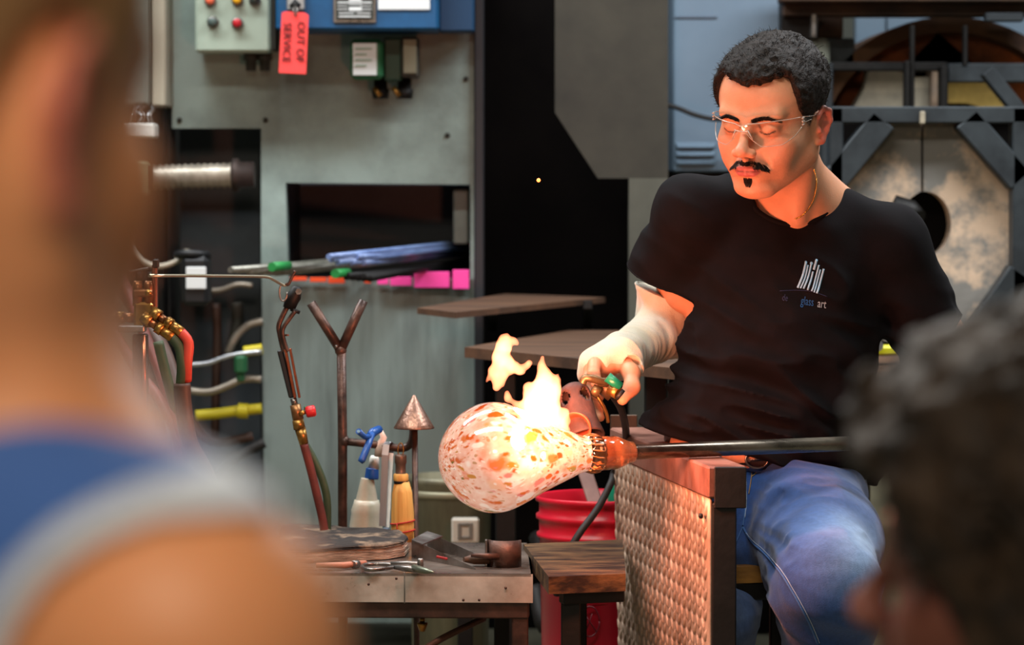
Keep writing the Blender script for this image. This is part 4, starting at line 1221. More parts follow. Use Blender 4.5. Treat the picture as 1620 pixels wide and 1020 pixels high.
# the wire hook
hk = thing('wire_hook_arm', 'long thin bent steel wire arm reaching from the manifold to the hand torch', 'hook', W(345, 436, YM - .03))
MB().tube([W(x, y, y_) for x, y, y_ in ((236, 436, 4.97), (300, 436, 5.06), (400, 437, 5.2), (422, 438, 5.23), (430, 441, 5.24), (448, 451, 5.27), (453, 450, 5.27))], .0026, 8, sub=2).build('rod', mat('bright_wire', (180, 172, 150), .3, .9), hk)
MB().tube([W(x, y, 5.27) for x, y in ((467, 428), (462, 438), (456, 450), (452, 448))], .0026, 8, sub=3).build('rod_tip', M_['brown_pipe'], hk)
MB().tube([W(450 + 6 * cos(t) - 2, 462 + 14 * sin(t), 5.27) for t in [2 * pi * i / 20 for i in range(15)]], .0016, 8).build('ring', M_['steel'], hk)

# ================================================================ bench
ZB = W(868, 908, 4.85).z
M_['bench_wood'] = mat('charred_bench_wood', (112, 84, 50), .55, 0, (36, 24, 18), 9, stretch=(1, 3, 3), bump=.45, bscale=35, ramp=(.4, .68), rvar=.15)
bh = thing('glassblowing_bench', 'steel and wood glassblowing bench with a tread-plate side shield', 'bench', (W(1040, 900, 5.1).x, 5.1, 0))
p0, p1, p2, p3 = on(828, 860, ZB), on(868, 912, ZB), on(990, 908, ZB), on(985, 853, ZB)
q = MB().prism([p0, p1, p2 + Vector((0, .005, 0)), p3], (0, 0, -.027)); q.build('side_board', M_['bench_wood'], bh)
s0, s1_, s2_, s3 = on(1010, 904, ZB), on(1262, 896, ZB), on(1262, 850, ZB), on(1010, 853, ZB)
seatw = mat('yellowed_bench_wood', (150, 106, 44), .6, 0, (92, 62, 30), 12, stretch=(.3, 2, 2), bump=.3)
q = MB().prism([s0 + Vector((.09, .04, 0)), s1_ + Vector((0, .02, 0)), s2_, s3], (0, 0, -.026)); q.build('seat_board', seatw, bh)
q = MB(); q.bar(s0 + Vector((.12, .06, -.04)), s1_ + Vector((-.01, .04, -.04)), .03, .028, .002); q.build('seat_rail', M_['black_iron'], bh)
q = MB(); q.bar(p1 + Vector((.02, .04, -.037)), p2 + Vector((-.004, .04, -.037)), .025, .02, .002); q.build('seat_rail', M_['black_iron'], bh)
for (x, y) in ((p1.x + .035, p1.y + .06), (p0.x + .09, 5.22), (s1_.x - .02, 5.05), (s2_.x - .02, 5.3)):
    MB().box((x, y, (ZB - .027) / 2), (.030, .030, ZB - .027), bev=.002).build('leg', M_['black_iron'], bh)
# arm rail
zr = W(1128, 737, 4.72).z
R0 = on(972, 676, zr); R1 = on(1128, 738, zr)
rd = (R1 - R0).normalized(); rs = Vector((rd.y, -rd.x, 0)) * -1
if rs.x < 0: rs = -rs
M_['rail'] = mat('worn_copper_brown_rail', (160, 112, 96), .5, .15, (100, 62, 50), 9, bump=.2, bscale=60, rvar=.1)
off = rs * .022
q = MB(); q.bar(R0 + off + Vector((0, 0, -.024)), R1 + off + Vector((0, 0, -.024)), .060, .048, .003); q.build('arm_rail', M_['rail'], bh)
e = R1 + off
q = MB(); q.box(e + Vector((.004, -.006, -.031)), (.048, .006, .062), Matrix.Rotation(math.atan2(rd.x, -rd.y) * 0, 3, 'Z'), .004); q.build('end_plate', M_['black_iron'], bh)
f_ = R0 + off
q = MB(); q.box(f_ + Vector((-.005, .01, -.01)), (.047, .006, .062), None, .002); q.build('back_plate', mat('dull_brown_steel', (92, 76, 64), .4, .6), bh)
q = MB(); q.box((e.x - .004, e.y + .012, (zr - .055) / 2), (.036, .03, zr - .055), bev=.002); q.build('arm_post', M_['black_iron'], bh)
q = MB(); q.box((f_.x + .01, f_.y - .02, (zr - .055) / 2), (.03, .03, zr - .055), bev=.002); q.build('arm_post', M_['black_iron'], bh)
MB().lathe([(.004, 0), (.004, .004), (.0001, .006)], W(1111, 816, 4.74), (-1, -.3, 0), 8).build('bolt', M_['black_iron'], bh)
# tread plate shield
T0 = Vector((R0.x - .008 + .006, R0.y - .02, 0)); T1 = Vector((e.x - .026, e.y + .01, 0))
ztop, zbot = zr - .045, .08
tdir = (T1 - T0); Lt = tdir.length; tdir.normalize(); tn = Vector((tdir.y, -tdir.x, 0))
if tn.x > 0: tn = -tn
def tp2(s_, z_):
    t = (ztop - z_) / (ztop - zbot)
    bow = .012 * (1 - s_ / Lt) * min(1, t * 1.2)
    return T0 + tdir * (s_ + bow * 0) + Vector((bow, 0, 0)) + Vector((0, 0, z_))
q = MB(); n = 14
vs, fs = [], []
for sd in (0, .004):
    for i in range(n + 1):
        for j in range(n + 1):
            vs.append(tp2(Lt * i / n, ztop + (zbot - ztop) * j / n) - tn * sd)
N1 = (n + 1) * (n + 1)
for i in range(n):
    for j in range(n):
        a = i * (n + 1) + j
        fs += [(a, a + 1, a + n + 2, a + n + 1), (N1 + a, N1 + a + n + 1, N1 + a + n + 2, N1 + a + 1)]
for i in range(n):
    for a, b in ((i, i + 1), (n * (n + 1) + i, n * (n + 1) + i + 1), (i * (n + 1), (i + 1) * (n + 1)), (i * (n + 1) + n, (i + 1) * (n + 1) + n)):
        fs.append((a, b, N1 + b, N1 + a))
q.add(vs, fs, True)
M_['tread'] = mat('worn_tread_plate', (196, 168, 146), .45, .3, (160, 134, 114), 14, bump=.15, bscale=80, rvar=.12)
q.build('shield_plate', M_['tread'], bh)
# raised lozenges in the two-way tread pattern
q = MB()
px_ = .0365; rows = int((ztop - zbot) / .0155); cols = int(Lt / px_ * 1)
for r in range(rows):
    for c in range(cols + 1):
        s_ = .012 + c * px_ + (px_ / 2 if r % 2 else 0)
        z_ = ztop - .012 - r * .0155
        if s_ > Lt - .008: continue
        o = tp2(s_, z_) + tn * .0005
        tilt = 1 if r % 2 else -1
        a = (tdir * .55 * tilt + Vector((0, 0, 1))).normalized() * .0125
        w_ = (tdir - Vector((0, 0, .55 * tilt))).normalized() * .0042
        ring_ = [o - a, o - a * .5 + w_ * .8, o + w_, o + a * .5 + w_ * .8, o + a, o + a * .5 - w_ * .8, o - w_, o - a * .5 - w_ * .8]
        top_ = [o + (p - o) * .6 + tn * .0026 for p in ring_]
        q.add(ring_ + top_, [(i, (i + 1) % 8, 8 + (i + 1) % 8, 8 + i) for i in range(8)] + [tuple(range(8, 16))], True)
ob = q.build('raised_tread', M_['tread'], bh); ob['kind'] = 'stuff'

# red bucket
bk = thing('red_bucket', 'red plastic bucket standing behind the bench board', 'bucket', (W(935, 900, 5.55).x, 5.55, 0))
zt_ = W(935, 790, 5.48).z; cxb = W(940, 800, 5.55).x
RB = mat('red_bucket_plastic', (202, 26, 50), .35, 0, (184, 22, 44), 4)
hh = zt_
MB().lathe([(.0001, .004), (.098, .004), (.1, .012), (.1025, hh * .3), (.108, hh - .075), (.1135, hh - .072), (.1135, hh - .066), (.1085, hh - .063), (.1095, hh - .043), (.1145, hh - .04), (.1145, hh - .033), (.109, hh - .03),
            (.109, hh - .012), (.1155, hh - .009), (.116, hh - .001), (.113, hh), (.108, hh - .003), (.104, hh - .07), (.096, .014), (.0001, .012)], (cxb + .012, 5.56, 0), (0, 0, 1), 48).build('bucket_body', RB, bk)
pr = MB()
pc = Vector((cxb + .012 - .022, 5.56 - .1035, .35))
cB = W(933, 983, 5.447)
for r_ in (.021,):
    pr.tube([cB + Vector((r_ * cos(t) * .8, .003 * abs(cos(t)), r_ * 1.25 * sin(t))) for t in [2 * pi * i / 28 for i in range(29)]], .0013, 6)
pr.tube([cB + Vector((-.012, 0, .018)), cB + Vector((.012, 0, -.018))], .0013, 6)
pr.tube([cB + Vector((.004, 0, .014)), cB + Vector((.0, -.001, 0)), cB + Vector((-.007, 0, -.016))], .0012, 6)
pr.tube([cB + Vector((.028, .003, .034)), cB + Vector((-.028, .003, .034)), cB + Vector((-.028, .003, -.05))], .0008, 6)
pr.build('warning_print', mat('dark_red_print', (96, 12, 28), .5), bk)
pd = thing('wooden_paddle', 'flat greyish wooden paddle standing in the red bucket', 'paddle', W(945, 860, 5.55))
q = MB(); q.bar(W(918, 722, 5.6), W(948, 815, 5.53), .026, .008, .002, up=Vector((0, -1, 0))); q.build('blade', mat('grey_pink_wood', (138, 108, 100), .6, 0, (112, 84, 78), 12), pd)
q = MB(); q.bar(W(948, 815, 5.53), W(966, 872, 5.5), .018, .01, .002, up=Vector((0, -1, 0))); q.build('handle', M_['wood'], pd)
one('green_bottle', MB().lathe([(.018, 0), (.019, .01), (.019, .09), (.010, .11), (.010, .14)], W(978, 850, 5.58), (0, 0, 1), 20), mat('teal_plastic', (18, 128, 96), .35), 'teal plastic bottle in the red bucket beside the shield plate', 'bottle')
# ================================================================ blowpipe, glass and torch
ZP = .676
PA = Vector((W(1003, 715, 4.80).x, 4.80, ZP)); PB = on(1405, 699, ZP)
pdv = (PB - PA).normalized()
def pipe_at(px):
    """point on the pipe axis under image column px"""
    u = (px - 810) / F; k = u / (cos(TH)) 
    # x = k' * Y  (pitch changes the factor only slightly)
    t = 0.0
    for _ in range(6):
        p = PA + pdv * t
        dz = Vector((0, -sin(TH), cos(TH))).dot(p - Vector((0, 0, CZ)))
        dep = Vector((0, cos(TH), -sin(TH))).dot(p - Vector((0, 0, CZ)))
        cur = 810 + F * p.x / dep
        t += (px - cur) / F * dep / max(.2, pdv.x)
    return PA + pdv * t
bp = thing('blowpipe', 'long steel blowpipe held across the bench arm', 'blowpipe', pipe_at(1200))
MB().tube([pipe_at(990), pipe_at(1003), pipe_at(1560)], [.0118, .0118, .0112], 20).build('tube', mat('blowpipe_steel', (150, 140, 124), .3, .9, (70, 62, 56), 6, stretch=(.4, 3, 3), rvar=.12), bp)
MB().tube([pipe_at(1560), pipe_at(1700)], [.0135, .0135], 20).build('grip_sleeve', M_['black_rubber'], bp)

# glass: a local frame whose Z runs along the pipe from the far end of the bulb to the pipe
ends = [(698, 0), (700, 16), (706, 34), (716, 51), (730, 67), (747, 79), (764, 86), (780, 88), (797, 86), (815, 79), (835, 69), (858, 57), (880, 47), (900, 38), (915, 31), (926, 28)]
org = pipe_at(698)
sc0 = pipe_at(800).y / F
prof = []
for x, r in ends:
    p = pipe_at(x); prof.append((r * p.y / F, (p - org).length))
Zl = -pdv                                   # profile runs from bulb end towards the pipe = +pdv
qm = pdv.to_track_quat('Z', 'Y').to_matrix()
def revolve(prof, name, m, parent, n=96, sub=5, uvk=None, wob=0.0):
    P, R = spline([Vector((r, h, 0)) for r, h in prof], [0] * len(prof), sub)
    vs, tone = [], []
    s_ = 0; prev = None; conf = 0
    for p in P:
        if prev is not None:
            ds = (p - prev).length; conf += ds / max(.012, (p.x + prev.x) / 2)
        prev = p
        for k in range(n):
            t = 2 * pi * k / n
            w_ = 1 + wob * sin(2 * t + p.y * 20)
            vs.append(org + qm @ Vector((max(p.x, 1e-5) * cos(t) * w_, max(p.x, 1e-5) * sin(t) * w_, p.y)))
            tone.append((cos(t), sin(t), conf))
    fs = [(i * n + k, i * n + (k + 1) % n, (i + 1) * n + (k + 1) % n, (i + 1) * n + k) for i in range(len(P) - 1) for k in range(n)]
    o = MB().add(vs, fs, True).build(name, m, parent, fix=False)
    at = o.data.attributes.new('frit', 'FLOAT_VECTOR', 'POINT')
    at.data.foreach_set('vector', np.array(tone, np.float32).ravel())
    return o
gl = thing('glass_bulb', 'molten speckled glass bulb in white, orange and olive on the blowpipe end', 'glass', pipe_at(800))
mg = bpy.data.materials.new('speckled_hot_glass'); mg.use_nodes = True
nt = mg.node_tree; bs = nt.nodes['Principled BSDF']
at = nt.nodes.new('ShaderNodeAttribute'); at.attribute_name = 'frit'
def N(t, **k):
    n_ = nt.nodes.new(t)
    for a, b in k.items(): setattr(n_, a, b)
    return n_
def mth(op, a, b=None):
    n_ = N('ShaderNodeMath', operation=op)
    for i, v in enumerate((a, b)):
        if v is None: continue
        if isinstance(v, (int, float)): n_.inputs[i].default_value = v
        else: nt.links.new(v, n_.inputs[i])
    return n_.outputs[0]
def mixc(f, a, b):
    n_ = N('ShaderNodeMix', data_type='RGBA')
    for i, v in ((0, f), (6, a), (7, b)):
        if isinstance(v, tuple): n_.inputs[i].default_value = v
        elif isinstance(v, (int, float)): n_.inputs[i].default_value = v
        else: nt.links.new(v, n_.inputs[i])
    return n_.outputs[2]
nz = N('ShaderNodeTexNoise'); nz.inputs['Scale'].default_value = 2.2; nz.inputs['Detail'].default_value = 3
nt.links.new(at.outputs['Vector'], nz.inputs['Vector'])
wv = N('ShaderNodeVectorMath', operation='MULTIPLY_ADD')
nt.links.new(nz.outputs['Color'], wv.inputs[0]); wv.inputs[1].default_value = (.35, .35, .35); nt.links.new(at.outputs['Vector'], wv.inputs[2])
def spots(scale, thr, soft, seed, stretch=(1, 1, .6)):
    mp = N('ShaderNodeMapping'); mp.inputs['Scale'].default_value = stretch; mp.inputs['Location'].default_value = (seed, seed * 2, seed)
    nt.links.new(wv.outputs[0], mp.inputs[0])
    v = N('ShaderNodeTexVoronoi'); v.inputs['Scale'].default_value = scale
    nt.links.new(mp.outputs[0], v.inputs[0])
    sx = N('ShaderNodeSeparateColor'); nt.links.new(v.outputs['Color'], sx.inputs[0])
    th_ = mth('MULTIPLY', sx.outputs[0], thr)
    d_ = mth('SUBTRACT', th_, v.outputs['Distance'])
    m_ = N('ShaderNodeMapRange'); m_.inputs[1].default_value = -soft; m_.inputs[2].default_value = soft
    nt.links.new(d_, m_.inputs[0])
    return m_.outputs[0], sx.outputs[1], sx.outputs[2]
def ramp(f, stops, const=False):
    r = N('ShaderNodeValToRGB'); r.color_ramp.interpolation = 'CONSTANT' if const else 'LINEAR'
    els = r.color_ramp.elements
    while len(els) < len(stops): els.new(.5)
    for e_, (p_, c_) in zip(els, stops): e_.position = p_; e_.color = lin(c_) + (1,)
    nt.links.new(f, r.inputs[0]); return r.outputs[0]
base = ramp(nz.outputs['Fac'], [(.3, (232, 160, 136)), (.5, (246, 198, 176)), (.7, (230, 146, 116))])
sz = N('ShaderNodeSeparateXYZ'); nt.links.new(at.outputs['Vector'], sz.inputs[0])
a1, c1_, d1_ = spots(3.4, .58, .09, 1.0, (1, 1, .6))
col1 = ramp(c1_, [(0, (250, 222, 206)), (.28, (214, 104, 40)), (.5, (196, 78, 18)), (.66, (244, 180, 144)), (.9, (140, 128, 44))], True)
cc = mixc(mth('MULTIPLY', a1, .95), base, col1)
a2, c2_, d2_ = spots(6.5, .56, .09, 3.0, (1, 1, .5))
col2 = ramp(c2_, [(0, (204, 84, 16)), (.34, (196, 72, 18)), (.5, (252, 224, 206)), (.68, (190, 120, 40)), (.8, (222, 120, 112)), (.93, (100, 92, 34))], True)
cc = mixc(mth('MULTIPLY', a2, 1.0), cc, col2)
a3, c3_, d3_ = spots(13, .46, .10, 7.0, (1, 1, .45))
col3 = ramp(c3_, [(0, (214, 104, 40)), (.4, (255, 236, 220)), (.75, (160, 110, 44)), (.88, (224, 120, 104))], True)
cc = mixc(mth('MULTIPLY', a3, .7), cc, col3)
dk = N('ShaderNodeVectorMath', operation='SCALE'); nt.links.new(cc, dk.inputs[0]); dk.inputs['Scale'].default_value = .42
nt.links.new(dk.outputs[0], bs.inputs['Base Color'])
bs.inputs['Roughness'].default_value = .12
bs.inputs['Coat Weight'].default_value = 1.0
bs.inputs['Coat Roughness'].default_value = .03
bs.inputs['Subsurface Weight'].default_value = .25
bs.inputs['Subsurface Radius'].default_value = (.02, .01, .006)
bs.inputs['Subsurface Scale'].default_value = 1
nt.links.new(mixc(.12, cc, lin((255, 150, 90)) + (1,)), bs.inputs['Emission Color'])
bs.inputs['Emission Strength'].default_value = .72
revolve(prof, 'bulb', mg, gl)
# clear ribbed neck and amber collar
mclear = mat('clear_hot_glass', (255, 236, 214), .04, 0, trans=1.0, ior=1.5, emit=(255, 140, 60), estr=.03)
def hp(x): return (pipe_at(x) - org).length
k5 = 4.78 / F
n = 72
P = [(27.5, 925), (30, 930), (31, 936), (30, 944), (27, 950)]
vs = []
for r, x in P:
    for k in range(n):
        t = 2 * pi * k / n
        rr_ = r * k5 * (1 + .018 * cos(18 * t))
        vs.append(org + qm @ Vector((rr_ * cos(t), rr_ * sin(t), hp(x))))
fs = [(i * n + k, i * n + (k + 1) % n, (i + 1) * n + (k + 1) % n, (i + 1) * n + k) for i in range(len(P) - 1) for k in range(n)]
fs += [tuple(range(n))[::-1], tuple(range(4 * n, 5 * n))]
MB().add(vs, fs, True).build('clear_neck', mclear, gl)
for k in range(18):
    t = 2 * pi * k / 18
    a = org + qm @ Vector((27.5 * k5 * cos(t), 27.5 * k5 * sin(t), hp(923)))
    b = org + qm @ Vector((31 * k5 * cos(t + .12), 31 * k5 * sin(t + .12), hp(935)))
    c = org + qm @ Vector((30 * k5 * cos(t + .15), 30 * k5 * sin(t + .15), hp(946)))
    MB().tube([a, b, c], [.0006, .0014, .0008], 6, sub=2).build('brown_thread', mat('olive_brown_cane', (112, 78, 40), .2, coat=1) if 'olive_brown_cane' not in bpy.data.materials else bpy.data.materials['olive_brown_cane'], gl)
MB().lathe([(22 * k5, hp(933)), (25.5 * k5, hp(940)), (27 * k5, hp(947)), (27 * k5, hp(962)), (25.5 * k5, hp(966)), (27 * k5, hp(971)), (25 * k5, hp(979)), (21 * k5, hp(988)), (18 * k5, hp(994)), (17.5 * k5, hp(1000)), (13 * k5, hp(1004))], org, pdv, 48).build('amber_collar',
    mat('amber_hot_glass', (190, 124, 80), .08, 0, (140, 78, 46), 30, coat=1, trans=.65, ior=1.5, emit=(255, 120, 40), estr=.01, stretch=(1, 1, .3)), gl)

# torch
to = thing('gas_torch', 'heavy brown gas torch with a holed round nozzle in the man\'s gloved hand', 'torch', W(925, 650, 4.92))
YQ = 4.90
ax0, ax1 = W(906, 612, YQ + .03), W(930, 704, YQ - .02)
ta = (ax1 - ax0).normalized(); tL = (ax1 - ax0).length
tq = ta.to_track_quat('Z', 'Y').to_matrix()
# nozzle shell with four slotted holes
nn, nh = 48, 22
prof_t = [(.003, -.004), (.012, -.003), (.0195, .0015), (.0238, .008)] + [(.0248 + .0005 * i / 12, .012 + i * .0038) for i in range(13)] + [(.0262, .064), (.0275, .072), (.029, .08), (.030, .086), (.0305, .090)]
def shell(prof, thick):
    vs = []
    for dr in (0, thick):
        for (r, h) in prof:
            for k in range(nn):
                t = 2 * pi * k / nn
                vs.append(ax0 + tq @ Vector((max(r - dr, .001) * cos(t), max(r - dr, .001) * sin(t), h + (dr if h < .01 else 0))))
    return vs
vs = shell(prof_t, .003); fs = []
hol = set()
for i in range(len(prof_t) - 1):
    for k in range(nn):
        if 4 <= i <= 9:
            w_ = [1, 2, 3, 3, 2, 1][i - 4]
            if any(abs((k - c0_ + nn / 2) % nn - nn / 2) <= w_ for c0_ in (9, 21, 33, 45)): hol.add((i, k))
m = len(prof_t) * nn
for i in range(len(prof_t) - 1):
    for k in range(nn):
        k2 = (k + 1) % nn
        f = (i * nn + k, i * nn + k2, (i + 1) * nn + k2, (i + 1) * nn + k)
        if (i, k) in hol:
            for (a, b, nb_) in ((f[0], f[1], (i - 1, k)), (f[2], f[3], (i + 1, k)), (f[1], f[2], (i, k2)), (f[3], f[0], (i, (k - 1) % nn))):
                if nb_ not in hol: fs.append((a, b, m + b, m + a))
            continue
        fs.append(f); fs.append(tuple(m + t for t in f[::-1]))
for k in range(nn):
    a = (len(prof_t) - 1) * nn
    k2 = (k + 1) % nn
    fs.append((a + k, a + k2, m + a + k2, m + a + k)); fs.append((k, m + k, m + k2, k2))
MB().add(vs, fs, True).build('nozzle', mat('scorched_brown_nozzle', (84, 60, 54), .65, .2, (58, 42, 38), 30, bump=.2, bscale=150), to)
MB().tube([ax0 + ta * .0, ax0 + ta * .06], .010, 12).build('inner_tube', M_['black_iron'], to)
# front burner cup that glows at the rim
cu0 = W(912, 676, YQ - .03); cd = (W(893, 690, YQ - .075) - cu0).normalized()
MB().lathe([(.012, -.03), (.020, -.012), (.0245, 0), (.0252, .002), (.0225, .0022), (.018, -.004), (.009, -.016)], cu0, cd, 36).build('burner_cup', mat('hot_red_rim', (176, 84, 56), .5, .3, emit=(255, 70, 30), estr=.25), to)
Mtb = mat('dull_torch_brass', (128, 108, 72), .4, .7, (84, 70, 48), 40, bump=.2)
MB().tube([W(x, y, y_) for x, y, y_ in ((921, 618, 4.92), (922, 604, 4.92), (927, 598, 4.92), (936, 599, 4.92), (962, 606, 4.93))], .0063, 12, sub=3).build('feed_tube', Mtb, to)
MB().tube([W(945, 606, 4.93), W(968, 604, 4.93)], .0078, 12).build('tube_union', Mtb, to)
MB().tube([W(936, 615, 4.925), W(948, 622, 4.925)], [.009, .010], 10).build('lower_union', Mtb, to)
MB().tube([W(950, 608, 4.94), W(970, 622, 4.94)], [.013, .015], 10).build('valve_block', mat('dark_brass', (86, 66, 44), .45, .6), to)
MB().tube([W(961, 596, 4.90), W(982, 612, 4.90)], [.0085, .0075], 10).build('green_lever', mat('teal_enamel', (16, 112, 84), .35), to)
MB().tube([W(966, 615, 4.91), W(979, 623, 4.9)], .0105, 8).build('brass_nut', M_['brass'], to)
MB().tube([W(978, 622, 4.9), W(983, 626, 4.9)], .0095, 8).build('nut_end', M_['dark_steel'], to)
MB().tube([W(x, y, y_) for x, y, y_ in ((943, 624, 4.93), (952, 638, 4.93), (960, 655, 4.935), (962, 668, 4.94))], .003, 8, sub=3).build('copper_line', mat('bronze_line', (140, 104, 56), .35, .8), to)
MB().tube([W(x, y, y_) for x, y, y_ in ((962, 616, 4.96), (984, 650, 5.08), (990, 700, 5.35), (972, 745, 5.42), (966, 765, 5.4), (945, 805, 5.38), (915, 846, 5.36), (898, 880, 5.36), (880, 940, 5.4))], .0062, 12, sub=5).build('hose', M_['black_rubber'], to)

# flame: glowing gas, brighter where it is thicker
def flame(paths, name, label, Yf, parent=None):
    s = SDF()
    for pts in paths:
        for i in range(len(pts) - 1):
            (x0, y0, r0), (x1, y1, r1) = pts[i], pts[i + 1]
            s.cap(W(x0, y0, Yf), W(x1, y1, Yf), r0 * Yf / F, r1 * Yf / F, k=.006)
    s.fn(lambda P: .0030 * vnoise(P * np.array([1, 1, .6]), 80, 3) + .0016 * vnoise(P * np.array([1, 1, .6]), 190, 4))
    V, Q = s.mesh(.0016)
    m = bpy.data.materials.get('burning_gas')
    if m is None:
        m = bpy.data.materials.new('burning_gas'); m.use_nodes = True
        t = m.node_tree; t.nodes.clear()
        out = t.nodes.new('ShaderNodeOutputMaterial'); em = t.nodes.new('ShaderNodeEmission')
        em.inputs[0].default_value = (1.0, .25, .11, 1); em.inputs[1].default_value = 300
        t.links.new(em.outputs[0], out.inputs['Volume'])
    o, _ = npmesh(name, V, Q, m, parent, relax=2)
    return o
fl = thing('flame', 'tall white-hot orange flame licking up from the torch over the glass bulb', 'flame', W(860, 690, 4.77))
flame([[(897, 680, 7), (880, 668, 16), (862, 655, 25), (850, 638, 24), (842, 622, 14), (834, 612, 6)],
       [(895, 684, 5), (870, 672, 12), (840, 655, 12), (818, 640, 5), (806, 632, 3)],
       [(858, 645, 26), (860, 618, 22), (862, 600, 15), (859, 585, 8), (858, 566, 3)],
       [(866, 640, 20), (874, 615, 12), (880, 600, 6), (884, 590, 2)],
       [(884, 665, 12), (893, 655, 7), (898, 668, 4)],
       [(812, 638, 4), (804, 628, 4), (802, 621, 2)]], 'main_flame', '', 4.77, fl)
tag(flame([[(770, 604, 2), (780, 585, 7), (790, 565, 11), (797, 550, 11), (800, 537, 8), (812, 538, 4), (818, 543, 2)],
       [(797, 575, 12), (786, 595, 8), (784, 612, 4)], [(797, 572, 12), (810, 580, 9), (822, 585, 8), (832, 578, 4), (838, 574, 2)], [(796, 592, 9), (790, 606, 6)]],
      'flame_tongue', '', 4.77), 'loose tongue of flame broken off above the left of the bulb', 'flame')
def spark(px, py, Y, r, lab):
    tag(MB().sphere(W(px, py, Y), r, 8).build('spark', mat('spark_glow', (255, 120, 60), .5, emit=(255, 110, 50), estr=6)), lab, 'spark')
spark(852, 285, 4.95, .0032, 'tiny orange spark floating against the dark furnace bay')
spark(164, 285, 4.95, .003, 'tiny orange spark near the left man\'s ear')
for pos, en in ((W(858, 632, 4.75), 6.0), (W(896, 650, 4.60), 14.0)):
    d = bpy.data.lights.new('flame_light', 'POINT'); d.energy = en; d.color = (1.0, .29, .15); d.shadow_soft_size = .04
    lo = bpy.data.objects.new('flame_light', d); COL.objects.link(lo); lo.location = pos
# ================================================================ people
def Rz(a): return Matrix.Rotation(radians(a), 4, 'Z')
def head_sdf(s, ears=True, lids=True):
    """head modelled in its own frame: face towards -Y, x to the person's left, eyes at z = 0"""
    s.ell((0, .014, .036), (.075, .098, .083), k=.0)
    s.ell((0, -.032, .034), (.064, .056, .056), k=.03)
    s.ell((0, -.028, -.03), (.060, .058, .074), k=.03)
    s.ell((0, .01, -.02), (.062, .07, .05), k=.03)
    for m in (-1, 1):
        s.cap((m * .056, .004, -.060), (m * .021, -.068, -.099), .017, .0150, k=.03)
        s.ell((m * .046, -.052, -.030), (.020, .022, .017), k=.022)
        s.ell((m * .037, -.062, -.052), (.018, .018, .022), k=.022)
    s.ell((0, -.080, -.100), (.021, .016, .015), k=.018)
    s.ell((0, -.080, -.066), (.029, .022, .020), k=.02)
    for m in (-1, 1):
        s.cap((m * .044, -.076, .0175), (m * .014, -.089, .013), .0085, .0075, k=.016)
    for m in (-1, 1):
        s.ell((m * .0305, -.106, -.002), (.0185, .019, .0125), k=.016, op='s')
    for m in (-1, 1):
        s.ell((m * .031, -.0770, -.003), (.0155, .0120, .0120), k=.008)
    s.cap((0, -.088, .010), (0, -.1115, -.030), .0062, .0085, k=.014)
    s.ell((0, -.1160, -.0345), (.0108, .0100, .0092), k=.008)
    for m in (-1, 1):
        s.ell((m * .0125, -.1055, -.0385), (.0084, .0110, .0076), k=.006)
    s.cap((0, -.104, -.043), (0, -.099, -.056), .005, .004, k=.008)
    for m in (-1, 1):
        s.ell((m * .0062, -.1095, -.0450), (.0036, .0055, .0036), k=.002, op='s')
        s.cap((m * .021, -.094, -.040), (m * .029, -.086, -.060), .0028, .0022, k=.010, op='s')
    # lips
    for m in (-1, 1):
        s.cap((0, -.1020, -.0635), (m * .012, -.1000, -.0640), .0043, .0040, k=.004)
        s.cap((m * .012, -.1000, -.0640), (m * .0225, -.0915, -.0675), .0040, .0016, k=.004)
        s.cap((0, -.1000, -.0735), (m * .011, -.0975, -.0730), .0054, .0048, k=.004)
        s.cap((m * .011, -.0975, -.0730), (m * .021, -.0900, -.0690), .0048, .0014, k=.004)
        s.cap((0, -.1085, -.0682), (m * .012, -.1055, -.0680), .0013, .0013, k=.003, op='s')
        s.cap((m * .012, -.1055, -.0680), (m * .0235, -.0940, -.0685), .0013, .0011, k=.003, op='s')
    s.cap((-.008, -.1045, -.0850), (.008, -.1045, -.0850), .005, .005, k=.012, op='s')
    if lids:
        for m in (-1, 1):
            p = [(m * .0195, -.0850, -.0075), (m * .026, -.0905, -.0105), (m * .034, -.0905, -.0105), (m * .0425, -.0825, -.0065)]
            for a, b in zip(p[:-1], p[1:]):
                s.cap(a, b, .0011, .0011, k=.0015, op='s')
            p = [(m * .019, -.0875, .0040), (m * .030, -.0930, .0065), (m * .043, -.0830, .0035)]
            for a, b in zip(p[:-1], p[1:]):
                s.cap(a, b, .0012, .0012, k=.003, op='s')
    if ears:
        for m in (-1, 1):
            s.ell((m * .0745, .014, -.018), (.0075, .016, .026), rot=(-8, m * 10, m * -22), k=.008)
            c = [(m * .0745, .002, -.012), (m * .080, .001, .004), (m * .0845, .012, .0145), (m * .0880, .024, .008), (m * .0875, .0285, -.008), (m * .083, .0235, -.024), (m * .078, .014, -.038), (m * .0745, .006, -.040)]
            R = [.003, .0036, .0042, .0044, .0042, .004, .0062, .004]
            for i in range(len(c) - 1):
                s.cap(c[i], c[i + 1], R[i], R[i + 1], k=.004)
            s.cap((m * .082, .020, -.006), (m * .079, .013, -.026), .0028, .0028, k=.004)
            s.ell((m * .0855, .012, -.014), (.0065, .0075, .0120), rot=(-8, 0, m * -20), k=.004, op='s')
            s.ell((m * .080, .0035, -.0200), (.004, .003, .005), k=.003)
    return s

def skull_only(s):
    s.ell((0, .014, .036), (.075, .098, .083), k=.0)
    s.ell((0, -.032, .034), (.064, .056, .056), k=.03)
    s.ell((0, .01, -.02), (.062, .07, .05), k=.03)
    s.ell((0, .045, -.05), (.050, .045, .05), k=.03)
    return s

